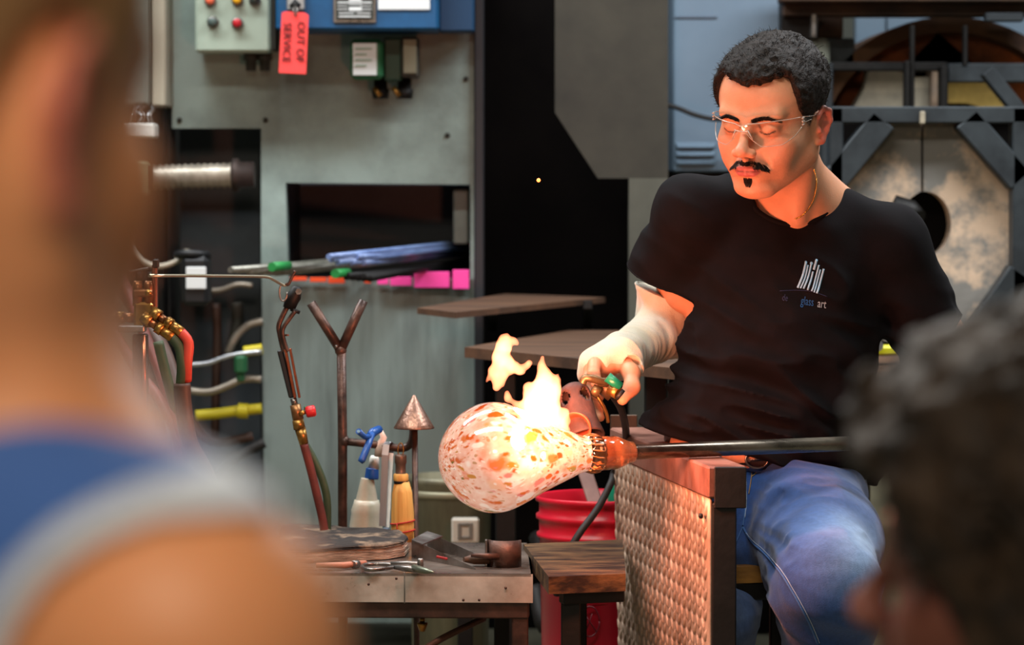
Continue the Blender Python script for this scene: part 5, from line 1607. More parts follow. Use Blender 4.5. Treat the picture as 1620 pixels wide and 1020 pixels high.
def sstep(a, b, x):
    t = np.clip((x - a) / (b - a), 0, 1)
    return t * t * (3 - 2 * t)
def to_local(M, P):
    Mi = np.array(M.inverted())
    return P @ Mi[:3, :3].T + Mi[:3, 3]
def hairline(L, key):
    th = np.degrees(np.arctan2(np.abs(L[..., 0]), -(L[..., 1] - .0)))
    return np.interp(th, *key)
def hair_mesh(name, M, key, thick, side, noise_amp, nscale, res, m, parent, low=False):
    s = skull_only(SDF(M))
    if low: s.ell((0, .045, -.075), (.070, .062, .095), k=.03)
    base = list(s.p)
    def grow(P):
        L = to_local(M, P)
        h = L[..., 2] - hairline(L, key) + .004 * vnoise(L, 160, 2)
        up = sstep(.0, .07, L[..., 2])
        t = (side + (thick - side) * up) * sstep(-.002, .016, h) - .010 * sstep(.004, -.006, h)
        n = noise_amp * (vnoise(L, nscale, 5) + .6 * vnoise(L, nscale * 2.1, 6)) * (side / thick + (1 - side / thick) * up) * sstep(-.002, .012, h)
        return -(t + n)
    s.fn(grow)
    V, Q = s.mesh(res)
    o, V = npmesh(name, V, Q, m, parent, relax=1)
    return o

def lerpc(c, d, w): return c * (1 - w[:, None]) + np.array(d) * w[:, None]
SK = dict(base=lin((208, 146, 112)), lip=lin((176, 92, 88)), red=lin((196, 112, 96)), dark=lin((70, 48, 40)), hair=lin((52, 40, 34)))

def skin_tone(M, base, hairkey=None, beard=1.0):
    def f(V):
        c = np.tile(np.array(base), (len(V), 1))
        L = to_local(M, V)
        x, y, z = np.abs(L[:, 0]), L[:, 1], L[:, 2]
        near = (z > -.16) & (z < .2) & (np.abs(y) < .2) & (x < .12)
        near = near.astype(float)
        c = c * (1 + .05 * vnoise(V, 60, 1)[:, None] + .03 * vnoise(V, 200, 2)[:, None])
        # warm cheeks, nose and ears
        w = np.exp(-(((x - .040) / .02) ** 2 + ((y + .07) / .03) ** 2 + ((z + .035) / .02) ** 2)) * .35
        w = np.maximum(w, np.exp(-((x / .016) ** 2 + ((y + .115) / .015) ** 2 + ((z + .036) / .014) ** 2)) * .4)
        w = np.maximum(w, sstep(.074, .082, x) * (y > -.02) * (y < .045) * (z < .03) * (z > -.06) * .95)
        c = lerpc(c, SK['red'], w * near)
        # beard shadow
        if beard:
            j = sstep(-.035, -.060, z) * sstep(.035, .0, y) * sstep(-.135, -.112, z) * near
            j = np.maximum(j, sstep(-.044, -.052, z) * (y < -.07) * near * sstep(-.12, -.11, z))
            c = lerpc(c, SK['dark'], j * .13 * beard * (1 + .5 * vnoise(V, 500, 8)))
        # lips
        d = np.abs(z + .0685 - .0000) ; wl = sstep(.0235, .0195, x) * (y < -.085)
        half = np.interp(x, [0, .012, .023], [.0088, .0082, .002])
        c = lerpc(c, SK['lip'], wl * sstep(half + .0012, half - .001, d) * near)
        line = wl * sstep(.0016, .0004, np.abs(z + .0684)) * near
        c = lerpc(c, SK['dark'], line * .7)
        # eyelashes and lid crease
        zl = np.interp(x, [.0195, .026, .034, .0425], [-.0075, -.0105, -.0105, -.0065])
        we = (x > .018) * (x < .044) * (y < -.07) * sstep(.0020, .0008, np.abs(z - zl)) * near
        c = lerpc(c, SK['hair'], we * .9)
        # nostrils
        wn = np.exp(-(((x - .0062) / .0035) ** 2 + ((z + .0455) / .003) ** 2 + ((y + .109) / .007) ** 2)) * near
        c = lerpc(c, SK['dark'], np.clip(wn * 1.3, 0, 1))
        # brows: a soft underlayer
        zb = np.interp(x, [.010, .022, .036, .050], [.0105, .0140, .0150, .0095])
        hb = np.interp(x, [.008, .014, .036, .052], [.0016, .0030, .0024, .0006])
        wb = (x > .009) * (x < .052) * (y < -.05) * sstep(hb + .0014, hb - .001, np.abs(z - zb)) * near
        c = lerpc(c, SK['hair'], wb * .75)
        if hairkey is not None:
            h = z - hairline(L, hairkey)
            c = lerpc(c, SK['hair'], sstep(.0, .012, h) * .85 * near)
        return c
    return f

Mskin = mat('skin', (206, 150, 124), .46, 0, bump=.12, bscale=420, sss=.18, spec=.4)
use_tone(Mskin)
Mhair = mat('dark_brown_hair', (38, 28, 22), .6, 0, (18, 13, 11), 160, bump=.5, bscale=500, spec=.2)

# ---------------------------------------------------------------- the glassblower
HO = W(1221, 183, 5.0)
MH = Matrix.Translation(HO) @ Matrix.Rotation(radians(4), 4, 'Y') @ Rz(-29) @ Matrix.Rotation(radians(14), 4, 'X')
man = thing('person', 'man in black t-shirt, jeans and clear glasses seated at the bench heating glass', 'person', Vector((HO.x, 5.12, 0)))
RS, LS = W(1094, 336, 5.10), W(1408, 386, 5.14)
RE, RWr = W(1068, 512, 5.28), W(986, 562, 5.06)
LE, LWr = W(1548, 640, 5.24), None
GP = pipe_at(1478)
LWr = GP + Vector((.045, .055, .05))
key_m = ([0, 22, 40, 47, 50, 56, 66, 80, 92, 108, 130, 180], [.061, .068, .073, .070, .045, .020, -.004, -.018, .006, .002, -.040, -.058])
def torso(s, g=0.0):
    """the trunk; g grows it (cloth over skin)"""
    s.ell(W(1238, 405, 5.16), (.158 + g, .098 + g, .125 + g), k=.0)
    s.ell(W(1234, 500, 5.16), (.152 + g, .104 + g, .14), k=.05)
    s.ell(W(1216, 600, 5.15), (.142 + g, .108 + g, .13), k=.05)
    s.ell(W(1196, 700, 5.15), (.148 + g, .114 + g, .10), k=.05)
    s.cap(W(1205, 325, 5.13), RS, .040 + g * .8, .047 + g, k=.045)
    s.cap(W(1296, 350, 5.14), LS, .042 + g * .8, .045 + g, k=.045)
    return s
s = SDF()
torso(s, -.004)
s.M = MH; head_sdf(s); 
NL = MH @ Vector((0, .022, -.05))
s.M = None
nb = W(1262, 318, 5.12)
s.cap(NL, nb, .054, .060, k=.028)
s.cap(nb, W(1256, 385, 5.165), .060, .070, k=.03)
s.cap(W(1275, 300, 5.14), W(1350, 345, 5.15), .030, .030, k=.04)
s.cap(W(1240, 300, 5.14), W(1150, 320, 5.14), .030, .030, k=.04)
s.cap(MH @ Vector((.045, .030, -.055)), W(1262, 345, 5.055), .013, .010, k=.02)     # neck muscle
# arms
s.cap(RS, RE, .044, .038, k=.03)
s.ell((RS * .55 + RE * .45) + Vector((-.004, -.012, 0)), (.042, .046, .075), k=.03)
s.cap(RE, RWr, .040, .027, k=.02)
s.cap(LS, LE, .046, .038, k=.03)
s.cap(LE, LWr, .038, .026, k=.02)
s.ell(LE * .7 + LWr * .3, (.04, .045, .04), k=.02)
def finger(pts, r, k=.006):
    for i in range(len(pts) - 1):
        s.cap(pts[i], pts[i + 1], r[i], r[i + 1], k=k if i else .010)
# right hand
s.cap(RWr, W(950, 578, 5.015), .026, .021, k=.015)
s.cap(W(975, 565, 5.04), W(938, 582, 5.05), .022, .018, k=.015)
s.ell(W(958, 580, 5.03), (.032, .034, .017), rot=(0, -18, 0), k=.012)
finger([W(940, 576, 4.99), W(939, 592, 4.965), W(945, 607, 4.955), W(956, 613, 4.96)], [.0108, .0095, .0088, .0075])
finger([W(936, 580, 5.015), W(930, 602, 4.995), W(936, 622, 4.985), W(948, 628, 4.985)], [.0112, .0098, .009, .0078])
finger([W(934, 586, 5.045), W(930, 610, 5.03), W(938, 632, 5.015), W(949, 644, 5.005)], [.0105, .0095, .0088, .0075])
finger([W(936, 590, 5.07), W(934, 616, 5.05), W(941, 640, 5.01), W(950, 660, 4.995)], [.0098, .0088, .0085, .0072])
finger([W(984, 570, 5.02), W(999, 590, 4.99), W(1000, 612, 4.965), W(985, 632, 4.955)], [.0135, .0125, .0112, .0090], .012)
# left hand closed round the pipe
side = pdv; upv = Vector((0, 0, 1)); bk_ = upv.cross(side).normalized()
if bk_.y < 0: bk_ = -bk_
s.cap(LWr, GP + bk_ * .034 + upv * .014, .026, .020, k=.015)
for i in range(4):
    c = GP + side * (-.036 + .024 * i)
    R = .0112 + .0105
    pts = [c + bk_ * .034 + upv * .012, c + bk_ * .012 + upv * (R + .004), c - bk_ * (R - .002) + upv * .012, c - bk_ * (R - .001) - upv * .012, c - upv * R + bk_ * .002]
    rr_ = [.0105, .0100, .0095, .0088, .0076] if i in (1, 2) else [.0098, .0093, .0088, .0080, .0070]
    finger(pts, rr_)
    s.cap(pts[0], LWr + (GP - LWr) * .4, .012, .015, k=.012)
finger([GP + side * .02 + bk_ * .034 - upv * .006, GP + side * -.012 + bk_ * .020 - upv * .019, GP + side * -.034 + bk_ * .004 - upv * .022, GP + side * -.050 - bk_ * .002 - upv * .021], [.013, .0115, .0105, .0085], .010)
zsplit = W(1250, 372, 5.1).z
lo = np.array([W(1000, 0, 5.1).x, 4.8, zsplit]); hi_ = np.array([W(1500, 0, 5.1).x, 5.32, W(0, 30, 5.1).z])
lo2 = np.array([W(915, 0, 4.95).x, 4.85, W(0, 800, 5.15).z]); hi2 = np.array([W(1620, 0, 5.2).x, 5.36, zsplit + .006])
hi2[2] = hi_[2]
V2, Q2 = s.mesh(.0023, lo2, hi2, B=20)
body, BV = npmesh('body', V2, Q2, Mskin, man, col=skin_tone(MH, SK['base'], key_m), relax=1)
def bvh_of(o):
    me = o.data; w = WL[o.name] if o.parent is None else WL[o.parent.name]
    n = len(me.vertices); co = np.empty(n * 3, np.float32); me.vertices.foreach_get('co', co)
    co = co.reshape(-1, 3) + np.array(o['_w'] if '_w' in o else w)
    q = np.empty(len(me.polygons) * 4, np.int32); me.polygons.foreach_get('vertices', q)
    return BVHTree.FromPolygons(co.tolist(), q.reshape(-1, 4).tolist())
CAMP = Vector((0, 0, CZ))
def shoot(bvh, px, py, lift=.0008):
    d = (W(px, py, 5) - CAMP).normalized()
    h = bvh.ray_cast(CAMP, d)
    if h[0] is None: return None
    return h[0] + h[1] * lift * (1 if h[1].dot(d) < 0 else -1)

hair_mesh('hair', MH, key_m, .0125, .0022, .0028, 95, .0021, Mhair, man)
# short hair tufts, brows, moustache and soul patch as real tapered hairs
skull = skull_only(SDF(MH))
def hairs(name, roots, m, parent, rad=.00035, kind='stuff'):
    vs, fs = [], []
    for p, d, bend in roots:
        p = np.array(p); d = np.array(d); bend = np.array(bend)
        u = np.cross(d, [0.3, .5, .8]); u = u / (np.linalg.norm(u) + 1e-9); w_ = np.cross(d, u); w_ = w_ / (np.linalg.norm(w_) + 1e-9)
        b0 = len(vs)
        for t, r in ((0, 1), (.5, .85), (1, .15)):
            c = p + d * t + bend * t * t
            for a in range(3):
                vs.append(c + (u * cos(a * 2.094) + w_ * sin(a * 2.094)) * rad * r)
        for k in (0, 3):
            for a in range(3):
                fs.append((b0 + k + a, b0 + k + (a + 1) % 3, b0 + k + 3 + (a + 1) % 3, b0 + k + 3 + a))
    me = bpy.data.meshes.new(name)
    org_ = np.array(WL[parent.name])
    me.from_pydata([tuple(v - org_) for v in vs], [], fs)
    me.polygons.foreach_set('use_smooth', [True] * len(fs))
    me.materials.append(m)
    o = bpy.data.objects.new(name, me); link(o, parent, WL[parent.name]); o['kind'] = kind
    return o
rh = np.random.default_rng(11)
body_bvh = bvh_of(body)
def Lp(x, y, z): return MH @ Vector((x, y, z))
Rm = MH.to_3x3()
roots = []
while len(roots) < 5200:
    a, b = rh.uniform(-pi, pi), rh.uniform(-.45, 1)
    d = Vector((cos(a) * math.sqrt(1 - min(1, b * b)), sin(a) * math.sqrt(1 - min(1, b * b)), b))
    o_ = Vector((0, .012, .03))
    L0 = o_ + Vector((d.x * .2, d.y * .2, d.z * .2))
    hit = body_bvh.ray_cast(MH @ L0, -(Rm @ d), .3)
    if hit[0] is None: continue
    Lh = MH.inverted() @ hit[0]
    key = np.interp(math.degrees(math.atan2(abs(Lh.x), -Lh.y)), *key_m)
    if Lh.z < key + .004 or abs(Lh.x) > .08: continue
    up = float(np.clip(Lh.z / .07, 0, 1))
    if up < .5 and rh.random() < .3: continue
    ln = .0028 + .007 * up
    n = Rm @ d
    fw = Rm @ Vector((rh.normal() * .5, -.5 + rh.normal() * .4, rh.normal() * .4))
    base = hit[0] + n * (.010 * up)
    roots.append((base, n * ln * .45 + fw * ln * .3, fw * ln * .7 - n * ln * .2))
hairs('hair_strands', roots, Mhair, man, .00055)
def face_hairs(name, n, gen, ln, rad=.00038):
    R = []
    while len(R) < n:
        x, z, dx, dz = gen()
        hit = body_bvh.ray_cast(Lp(x, -.2, z), Rm @ Vector((0, 1, 0)), .3)
        if hit[0] is None: continue
        d = Rm @ Vector((dx, -.45, dz)).normalized()
        l = ln * rh.uniform(.7, 1.2)
        R.append((hit[0] - d * .0006, d * l * .8, Rm @ Vector((dx * .3, .35, dz * .5)) * l * .6))
    return hairs(name, R, Mhair, man, rad)
def brow(m):
    def g():
        x = rh.uniform(.010, .051)
        zc_ = np.interp(x, [.010, .022, .036, .050], [.0105, .0140, .0150, .0095]); h = np.interp(x, [.008, .014, .036, .052], [.0022, .0034, .0026, .0006])
        return m * x, zc_ + rh.uniform(-1, 1) * h, m * 1.0, rh.uniform(-.1, .5) - (x > .034) * .5
    return g
face_hairs('eyebrow', 420, brow(1), .0065)
face_hairs('eyebrow', 420, brow(-1), .0065)
def mous():
    x = rh.uniform(-.0305, .0305)
    ax_ = abs(x)
    top = np.interp(ax_, [0, .006, .02, .031], [-.0525, -.0515, -.0550, -.0650]); bot = np.interp(ax_, [0, .006, .02, .031], [-.0580, -.0590, -.0625, -.0690])
    return x, rh.uniform(bot, top), .55 * np.sign(x) * (.4 + ax_ / .02), -.8
face_hairs('moustache', 1100, mous, .0070, .00045)
def soul():
    z = rh.uniform(-.0925, -.0795); h = np.interp(z, [-.0925, -.0860, -.0795], [.0040, .0068, .0075])
    return rh.uniform(-h, h), z, rh.uniform(-.2, .2), -.9
face_hairs('chin_tuft', 380, soul, .0052, .0004)

# glasses
Mcl = bpy.data.materials.new('clear_lens'); Mcl.use_nodes = True
t = Mcl.node_tree; t.nodes.clear()
out = t.nodes.new('ShaderNodeOutputMaterial'); mx = t.nodes.new('ShaderNodeMixShader'); tr = t.nodes.new('ShaderNodeBsdfTransparent'); gs = t.nodes.new('ShaderNodeBsdfGlossy'); fr2 = t.nodes.new('ShaderNodeFresnel')
tr.inputs[0].default_value = (.97, .97, .96, 1); gs.inputs['Roughness'].default_value = .03; fr2.inputs[0].default_value = 1.45
mx.inputs[0].default_value = .06; t.links.new(tr.outputs[0], mx.inputs[1]); t.links.new(gs.outputs[0], mx.inputs[2]); t.links.new(mx.outputs[0], out.inputs[0])
Mrim = mat('clear_rim_plastic', (236, 222, 210), .12, 0, trans=.6, ior=1.4)
ga = tag(bpy.data.objects.new('safety_glasses', None), 'clear wraparound safety glasses on the seated man\'s face', 'glasses'); link(ga, None, MH @ Vector((0, -.1, -.03)))
def lens_pt(ph, v):
    """ph: degrees from the middle, v: 0 top .. 1 bottom"""
    a = abs(ph)
    x = .0785 * sin(radians(ph)) ; y = -.0135 - .094 * cos(radians(ph)) - .004
    top = np.interp(a, [0, 8, 40, 72], [.0055, .0095, .0125, .0120])
    bot = np.interp(a, [0, 5, 11, 22, 45, 60, 72], [-.0030, -.0045, -.0150, -.0270, -.0265, -.0160, -.0020])
    z = top + (bot - top) * v
    return MH @ Vector((x, y - .003 * (1 - v), z))
na, nv = 60, 8
vs = [lens_pt(-70 + 140 * i / na, j / nv) for i in range(na + 1) for j in range(nv + 1)]
fs = [(i * (nv + 1) + j, (i + 1) * (nv + 1) + j, (i + 1) * (nv + 1) + j + 1, i * (nv + 1) + j + 1) for i in range(na) for j in range(nv)]
MB().add(vs, fs, True).build('lens', Mcl, ga, fix=False)
q = MB()
q.tube([lens_pt(-70 + 140 * i / na, 0) for i in range(na + 1)], .0009, 6)
q.tube([lens_pt(-70 + 140 * i / na, 1) for i in range(na + 1)], .0006, 6)
q.build('lens_rim', Mrim, ga)
q = MB()
q.tube([lens_pt(-9, .5), lens_pt(-4, .9), lens_pt(0, 1.0), lens_pt(4, .9), lens_pt(9, .5)], .0012, 6, sub=2)
q.tube([lens_pt(8, .6), lens_pt(13, .95)], .0013, 6); q.tube([lens_pt(-8, .6), lens_pt(-13, .95)], .0013, 6)
q.build('nose_bridge', Mrim, ga)
for m in (-1, 1):
    a, b, c = MH @ Vector((m * .0745, -.048, .007)), MH @ Vector((m * .0775, -.02, .006)), MH @ Vector((m * .079, .012, .004))
    up_ = Rm @ Vector((0, 0, 1))
    q = MB(); q.bar(a, b, .0016, .009, .0005, up=up_); q.bar(b, c, .0016, .005, .0005, up=up_); q.build('temple_arm', Mcl, ga)
    q = MB()
    p = MH @ Vector((m * .0760, -.050, .0055)); fw_ = Rm @ Vector((0, -1, 0)); ot = Rm @ Vector((m, 0, 0))
    q.tube([a + up_ * .005, b + up_ * .0015, c + up_ * .0015], .0006, 5)
    q.tube([a - up_ * .005, b - up_ * .0035], .0006, 5)
    for dz in (-.005, 0, .005):
        q.tube([p + up_ * dz + fw_ * .004 + ot * .001, p + up_ * dz - fw_ * .003 + ot * .001], .0013, 6)
    q.tube([p + up_ * .0065 + ot * .001, p - up_ * .0065 + ot * .001], .0012, 6)
    q.build('hinge', Mrim, ga)

# necklace
ch_ = [(1287, 268), (1291, 285), (1290, 300), (1286, 316), (1278, 330), (1268, 341), (1258, 346)]
pts, _ = spline([Vector((x, y, 0)) for x, y in ch_], [0] * len(ch_), 8)
q = MB()
for i, p in enumerate(pts):
    h = shoot(body_bvh, p.x, p.y, .001)
    if h: q.sphere(h, .0014 if i % 2 else .0010, 6)
if q.v:
    nk = q.build('gold_chain', mat('gold_links', (232, 180, 90), .25, .9), None); tag(nk, 'thin gold chain round the seated man\'s neck', 'necklace')

# ---- t-shirt
s = SDF()
torso(s, .010)
s.ell(W(1262, 735, 5.19), (.125, .10, .075), k=.04)
s.ell(W(1085, 690, 5.10), (.075, .06, .045), k=.05)
Rdir = (RE - RS).normalized(); Ldir = (LE - LS).normalized()
hemR = RS + Rdir * .155; hemL = W(1480, 545, 5.18)
hemR = W(1046, 436, 5.19)
s.cap(RS, hemR + (hemR - RS) * .3, .056, .060, k=.03)
s.cap(LS, hemL + (hemL - LS) * .25, .058, .053, k=.03)
def disp(P):
    w_ = sstep(1.0, .72, P[..., 2])
    q1 = np.stack([P[..., 0] * .55 + P[..., 2] * .85, P[..., 1] * .7, (P[..., 2] * .55 - P[..., 0] * .85) * .30], -1)
    q2 = np.stack([P[..., 2] + P[..., 0] * .25, P[..., 1] * .5, (P[..., 0]) * .25], -1)
    a = vnoise(q1, 26, 1); b = vnoise(q2, 34, 2); c = vnoise(P, 16, 3)
    return -.0115 * (1 - np.abs(a) * 2) * (.22 + .78 * w_) - .0105 * (1 - np.abs(b) * 2) * w_ - .004 * c
s.fn(disp)
def halfcap(o, d, R, k=.0):
    o = np.array(o); d = np.array(Vector(d).normalized())
    def fn(P):
        q = P - o; t = q @ d
        rad = np.linalg.norm(q - t[..., None] * d, axis=-1)
        return np.maximum(-t, rad - R)
    s.p.append((fn, np.full(3, -99.), np.full(3, 99.), k, 'i2'))
_oldev = SDF.ev
def ev2(self, P, lo=None, hi=None, pad=0.03):
    f = np.full(P.shape[:-1], 0.25)
    for fn, a, b, k, op in self.p:
        if lo is not None and op in 'us' and (np.any(a - k - pad > hi) or np.any(b + k + pad < lo)): continue
        d = fn(P)
        if op == 'd': f = f + d
        elif op == 'u': f = smin(f, d, k)
        elif op == 's': f = -smin(-f, d, k)
        elif op == 'i': f = -smin(-f, -d, k)
        elif op == 'i2': f = np.maximum(f, -d)
    return f
SDF.ev = ev2
halfcap(hemR, Vector((-.25, .35, -1)), .11)
halfcap(hemL, Vector((.78, .0, -.72)), .12)
s.cap(hemR - (hemR - RS) * .25, hemR + (hemR - RS) * .4, .049, .052, k=.0, op='s')
s.cap(hemL - (hemL - LS) * .2, hemL + (hemL - LS) * .4, .050, .048, k=.0, op='s')
# neck opening
s.ell(W(1258, 296, 5.09), (.072, .082, .052), rot=(14, -14, 0), k=.004, op='s')
# bottom hem
hp1, hp2 = W(1030, 683, 5.05), W(1335, 760, 5.05)
hd = (hp2 - hp1).normalized(); nrm_ = Vector((-hd.z * -1, 0, -hd.x)) 
nrm_ = Vector((hd.z, 0, -hd.x)).normalized()
if nrm_.z > 0: nrm_ = -nrm_
def hemcut(P):
    return (P - np.array(hp1)) @ np.array(nrm_) - .006 * vnoise(P, 14, 9)
s.p.append((hemcut, np.full(3, -99.), np.full(3, 99.), .004, 'i'))
Mshirt = mat('black_cotton', (17, 13, 16), .9, 0, (12, 10, 12), 30, bump=.1, bscale=700, sheen=.0, spec=.15)
V, Q = s.mesh(.0036)
shirt, SV = npmesh('t_shirt', V, Q, Mshirt, man, relax=2)
shirt_bvh = bvh_of(shirt)
# collar rib
q = MB()
pts = []
cN = W(1258, 318, 5.0)
for i in range(64):
    t = 2 * pi * i / 64
    # nearest shirt point around the neck opening
    c = W(1258, 300, 5.09) + Vector((.073 * cos(t), .083 * sin(t), .0))
    c.z += .073 * cos(t) * .25 + (-.030 if sin(t) < 0 else .02) * abs(sin(t))
    h = shirt_bvh.find_nearest(c)
    if h[0] is not None: pts.append(h[0])
if len(pts) > 8:
    for _ in range(3):
        pts = [(pts[i - 1] + pts[i] * 2 + pts[(i + 1) % len(pts)]) / 4 for i in range(len(pts))]
    q.tube(pts + [pts[0]], .0042, 8, cap=False)
    q.build('collar', Mshirt, man)
# sleeve hems
def hem_ring(c, d, R, name):
    d = Vector(d).normalized(); u = d.orthogonal().normalized(); w_ = d.cross(u)
    pts = []
    for i in range(40):
        t = 2 * pi * i / 40
        a = c - d * .004 + (u * cos(t) + w_ * sin(t)) * .12
        h = shirt_bvh.ray_cast(a, (c - d * .004 - a).normalized(), .13)
        if h[0] is not None: pts.append(h[0])
    if len(pts) > 20: MB().tube(pts + [pts[0]], .0016, 6, cap=False).build(name, Mshirt, man)
hem_ring(hemR, Vector((-.25, .35, -1)), .06, 'sleeve_hem')
hem_ring(hemL, Vector((.78, .0, -.72)), .06, 'sleeve_hem')
# emblem: slanted glass rods over the words
Mem = mat('pale_blue_print', (150, 196, 226), .7)
Mbl = mat('deep_blue_print', (36, 84, 140), .7)
Mgr = mat('grey_print_ink', (150, 164, 176), .7)
Mnv = mat('navy_print', (30, 34, 66), .7)
def onshirt(v): return v
def decal(pix, r, name, m, parent):
    r = r * 1.3 if not isinstance(r, list) else r
    P, R = spline([Vector((x, y, 0)) for x, y in pix], [r[0], *r[1:]] if isinstance(r, list) else [r] * len(pix), 5)
    pp, rr_ = [], []
    for p, rad in zip(P, R):
        h = shoot(shirt_bvh, p.x, p.y, .0002)
        if h: pp.append(h); rr_.append(rad)
    if len(pp) > 1:
        q = MB().tube(pp, rr_, 6); return q.build(name, m, parent)
z9 = lambda x, y: (1240 + x * 100 / 927, 390 + y * 110 / 1020)
for st, r in (([(325, 225), (285, 400), (240, 520), (205, 605)], .0016), ([(355, 270), (320, 430), (275, 550), (245, 610)], .0011),
              ([(405, 245), (370, 400), (335, 510), (290, 615)], .0013), ([(480, 195), (440, 340)], .0017), ([(428, 365), (400, 480), (350, 635)], .0013),
              ([(515, 270), (470, 450), (430, 600), (408, 650)], .0012), ([(537, 335), (500, 480), (465, 610), (445, 668)], .0011), ([(585, 325), (545, 480), (510, 610), (485, 682)], .0014)):
    decal([z9(*p) for p in st], r, 'emblem_stroke', Mem, man)
for c, rr_ in (((405, 245), .0026), ((478, 200), .0023), ((322, 228), .0021)):
    h = shoot(shirt_bvh, *z9(*c), .0)
    if h: MB().sphere(h, rr_, 8, (1, .4, 1)).build('emblem_stroke', Mem, man)
decal([z9(-60, 650), z9(200, 640), z9(420, 660), z9(640, 735)], .0005, 'emblem_line', Mnv, man)
def shirt_text(txt, x, y, size, m, slope=.13, name='lettering', sx=.62):
    ctr = z9(x, y)
    hgt = size
    cu = bpy.data.curves.new('lettering', 'FONT'); cu.body = txt; cu.size = size; cu.align_x = 'LEFT'; cu.resolution_u = 3
    to_ = bpy.data.objects.new('l', cu); COL.objects.link(to_); bpy.context.view_layer.update()
    me = bpy.data.meshes.new_from_object(to_); bpy.data.objects.remove(to_); bpy.data.curves.remove(cu)
    vs, ok = [], True
    for v in me.vertices:
        h = shoot(shirt_bvh, ctr[0] + v.co.x * sx + v.co.y * .12, ctr[1] - v.co.y + v.co.x * sx * slope, .0012)
        if h is None: ok = False; break
        vs.append(h)
    fs = [tuple(p.vertices) for p in me.polygons]; w_ = max(v.co.x for v in me.vertices) * sx
    bpy.data.meshes.remove(me)
    if ok: MB().add(vs, fs).build(name, m, man, fix=False)
    return w_
shirt_text('glass', 240, 850, 20, Mbl, sx=.56)
shirt_text('art', 485, 888, 20, Mgr, sx=.60)
shirt_text('dali', -30, 800, 15, Mnv) if False else shirt_text('de', -30, 790, 15, Mnv)

# ---- knitted sleeve over the right forearm and hand
s = SDF()
top = W(1047, 463, 5.215)
s.cap(top + (RS - RE).normalized() * .03, RE, .0455, .052, k=.0)
s.cap(RE, RWr, .050, .0325, k=.03)
s.cap(RWr, W(952, 574, 5.02), .0335, .027, k=.02)
s.cap(W(985, 560, 5.03), W(942, 576, 5.05), .026, .022, k=.02)
s.cap(W(990, 562, 5.03), W(1001, 584, 5.0), .020, .0175, k=.014)
s.cap(W(938, 578, 5.03), W(931, 592, 5.04), .018, .016, k=.014)
ad = np.array((RWr - RE).normalized())
def sd(P):
    t = (P - np.array(RE)) @ ad
    a = vnoise(np.stack([t * 3.2, P[..., 1] * .8, P[..., 2] * .8], -1), 22, 4)
    return -.0024 * (1 - 2 * np.abs(a)) - .0016 * vnoise(P, 40, 5)
s.fn(sd)
halfcap(top, Vector((.42, -.1, 1)), .12)
halfcap(W(1001.5, 585, 4.997), (W(1002, 606, 4.97) - W(999, 580, 5.0)), .032)
s.cap(W(1000, 576, 5.0), W(1002, 600, 4.975), .0142, .0142, k=.001, op='s')
s.ell(W(947, 593, 4.955), (.013, .03, .021), k=.004, op='s')
s.ell(W(950, 612, 5.0), (.034, .055, .014), rot=(0, -15, 0), k=.006, op='s')
Mknit = mat('cream_knit', (208, 204, 188), .85, 0, (206, 196, 170), 20, bump=.35, bscale=520, sheen=.3, stretch=(1, 1, 1))
V, Q = s.mesh(.0024)
npmesh('knit_sleeve', V, Q, Mknit, man, relax=1)
h_ = []
d_ = Vector((.42, -.1, 1)).normalized(); u_ = d_.orthogonal().normalized(); w__ = d_.cross(u_)
MB().tube([top - d_ * .002 + (u_ * cos(t) + w__ * sin(t)) * .0450 for t in [2 * pi * i / 40 for i in range(41)]], .003, 8, cap=False).build('sleeve_rim', Mknit, man)

# ---- jeans
s = SDF()
s.ell(W(1205, 745, 5.17), (.150, .118, .085), k=.0)
s.ell(W(1215, 790, 5.19), (.160, .125, .085), k=.05)
LH, LK = W(1268, 800, 5.12), W(1308, 928, 4.74)
RH, RK = W(1165, 800, 5.14), W(1134, 985, 4.96)
LA = Vector((LK.x + .045, 4.97, .10)); RA = Vector((RK.x + .012, 5.14, .10))
s.cap(LH, LK, .100, .077, k=.04)
s.ell(W(1330, 850, 4.98), (.062, .10, .060), k=.05)
s.cap(LK, LA, .073, .052, k=.03)
s.cap(RH, RK, .084, .052, k=.035)
s.cap(RK, RA, .052, .045, k=.03)
s.ell(RK + Vector((.016, .04, -.01)), (.034, .06, .05), k=.03)
crot = np.array(W(1176, 830, 4.98))
def jd(P):
    r = np.linalg.norm((P - crot) * np.array([1, .6, 1]), axis=-1)
    th_ = np.arctan2(P[..., 2] - crot[2], P[..., 0] - crot[0])
    fold = np.cos(th_ * 9 + 14 * r + 1.6 * vnoise(P, 12, 2)) * .0030 * np.exp(-((r - .12) / .07) ** 2)
    kn = np.exp(-((P[..., 2] - .44) / .07) ** 2)
    q2 = np.stack([P[..., 2] * 1.0 + P[..., 0] * .3, P[..., 1] * .5, P[..., 0] * .3], -1)
    return fold - .0028 * (1 - 2 * np.abs(vnoise(q2, 52, 8))) * np.exp(-((r - .12) / .10) ** 2) - .004 * (1 - 2 * np.abs(vnoise(q2, 24, 3))) * (.45 + kn) - .003 * vnoise(P, 22, 6)
s.fn(jd)
p0_, p1_ = W(1040, 684, 5.05), W(1335, 748, 5.05)
hd2 = (p1_ - p0_).normalized(); up2 = Vector((-hd2.z, 0, hd2.x)).normalized()
s.plane(p0_ + up2 * .006, up2, k=.003)
s.plane((0, 0, .085), (0, 0, -1), k=.004)
fadec = np.array(W(1345, 880, 4.8)); fk = np.array(W(1345, 800, 5.0))
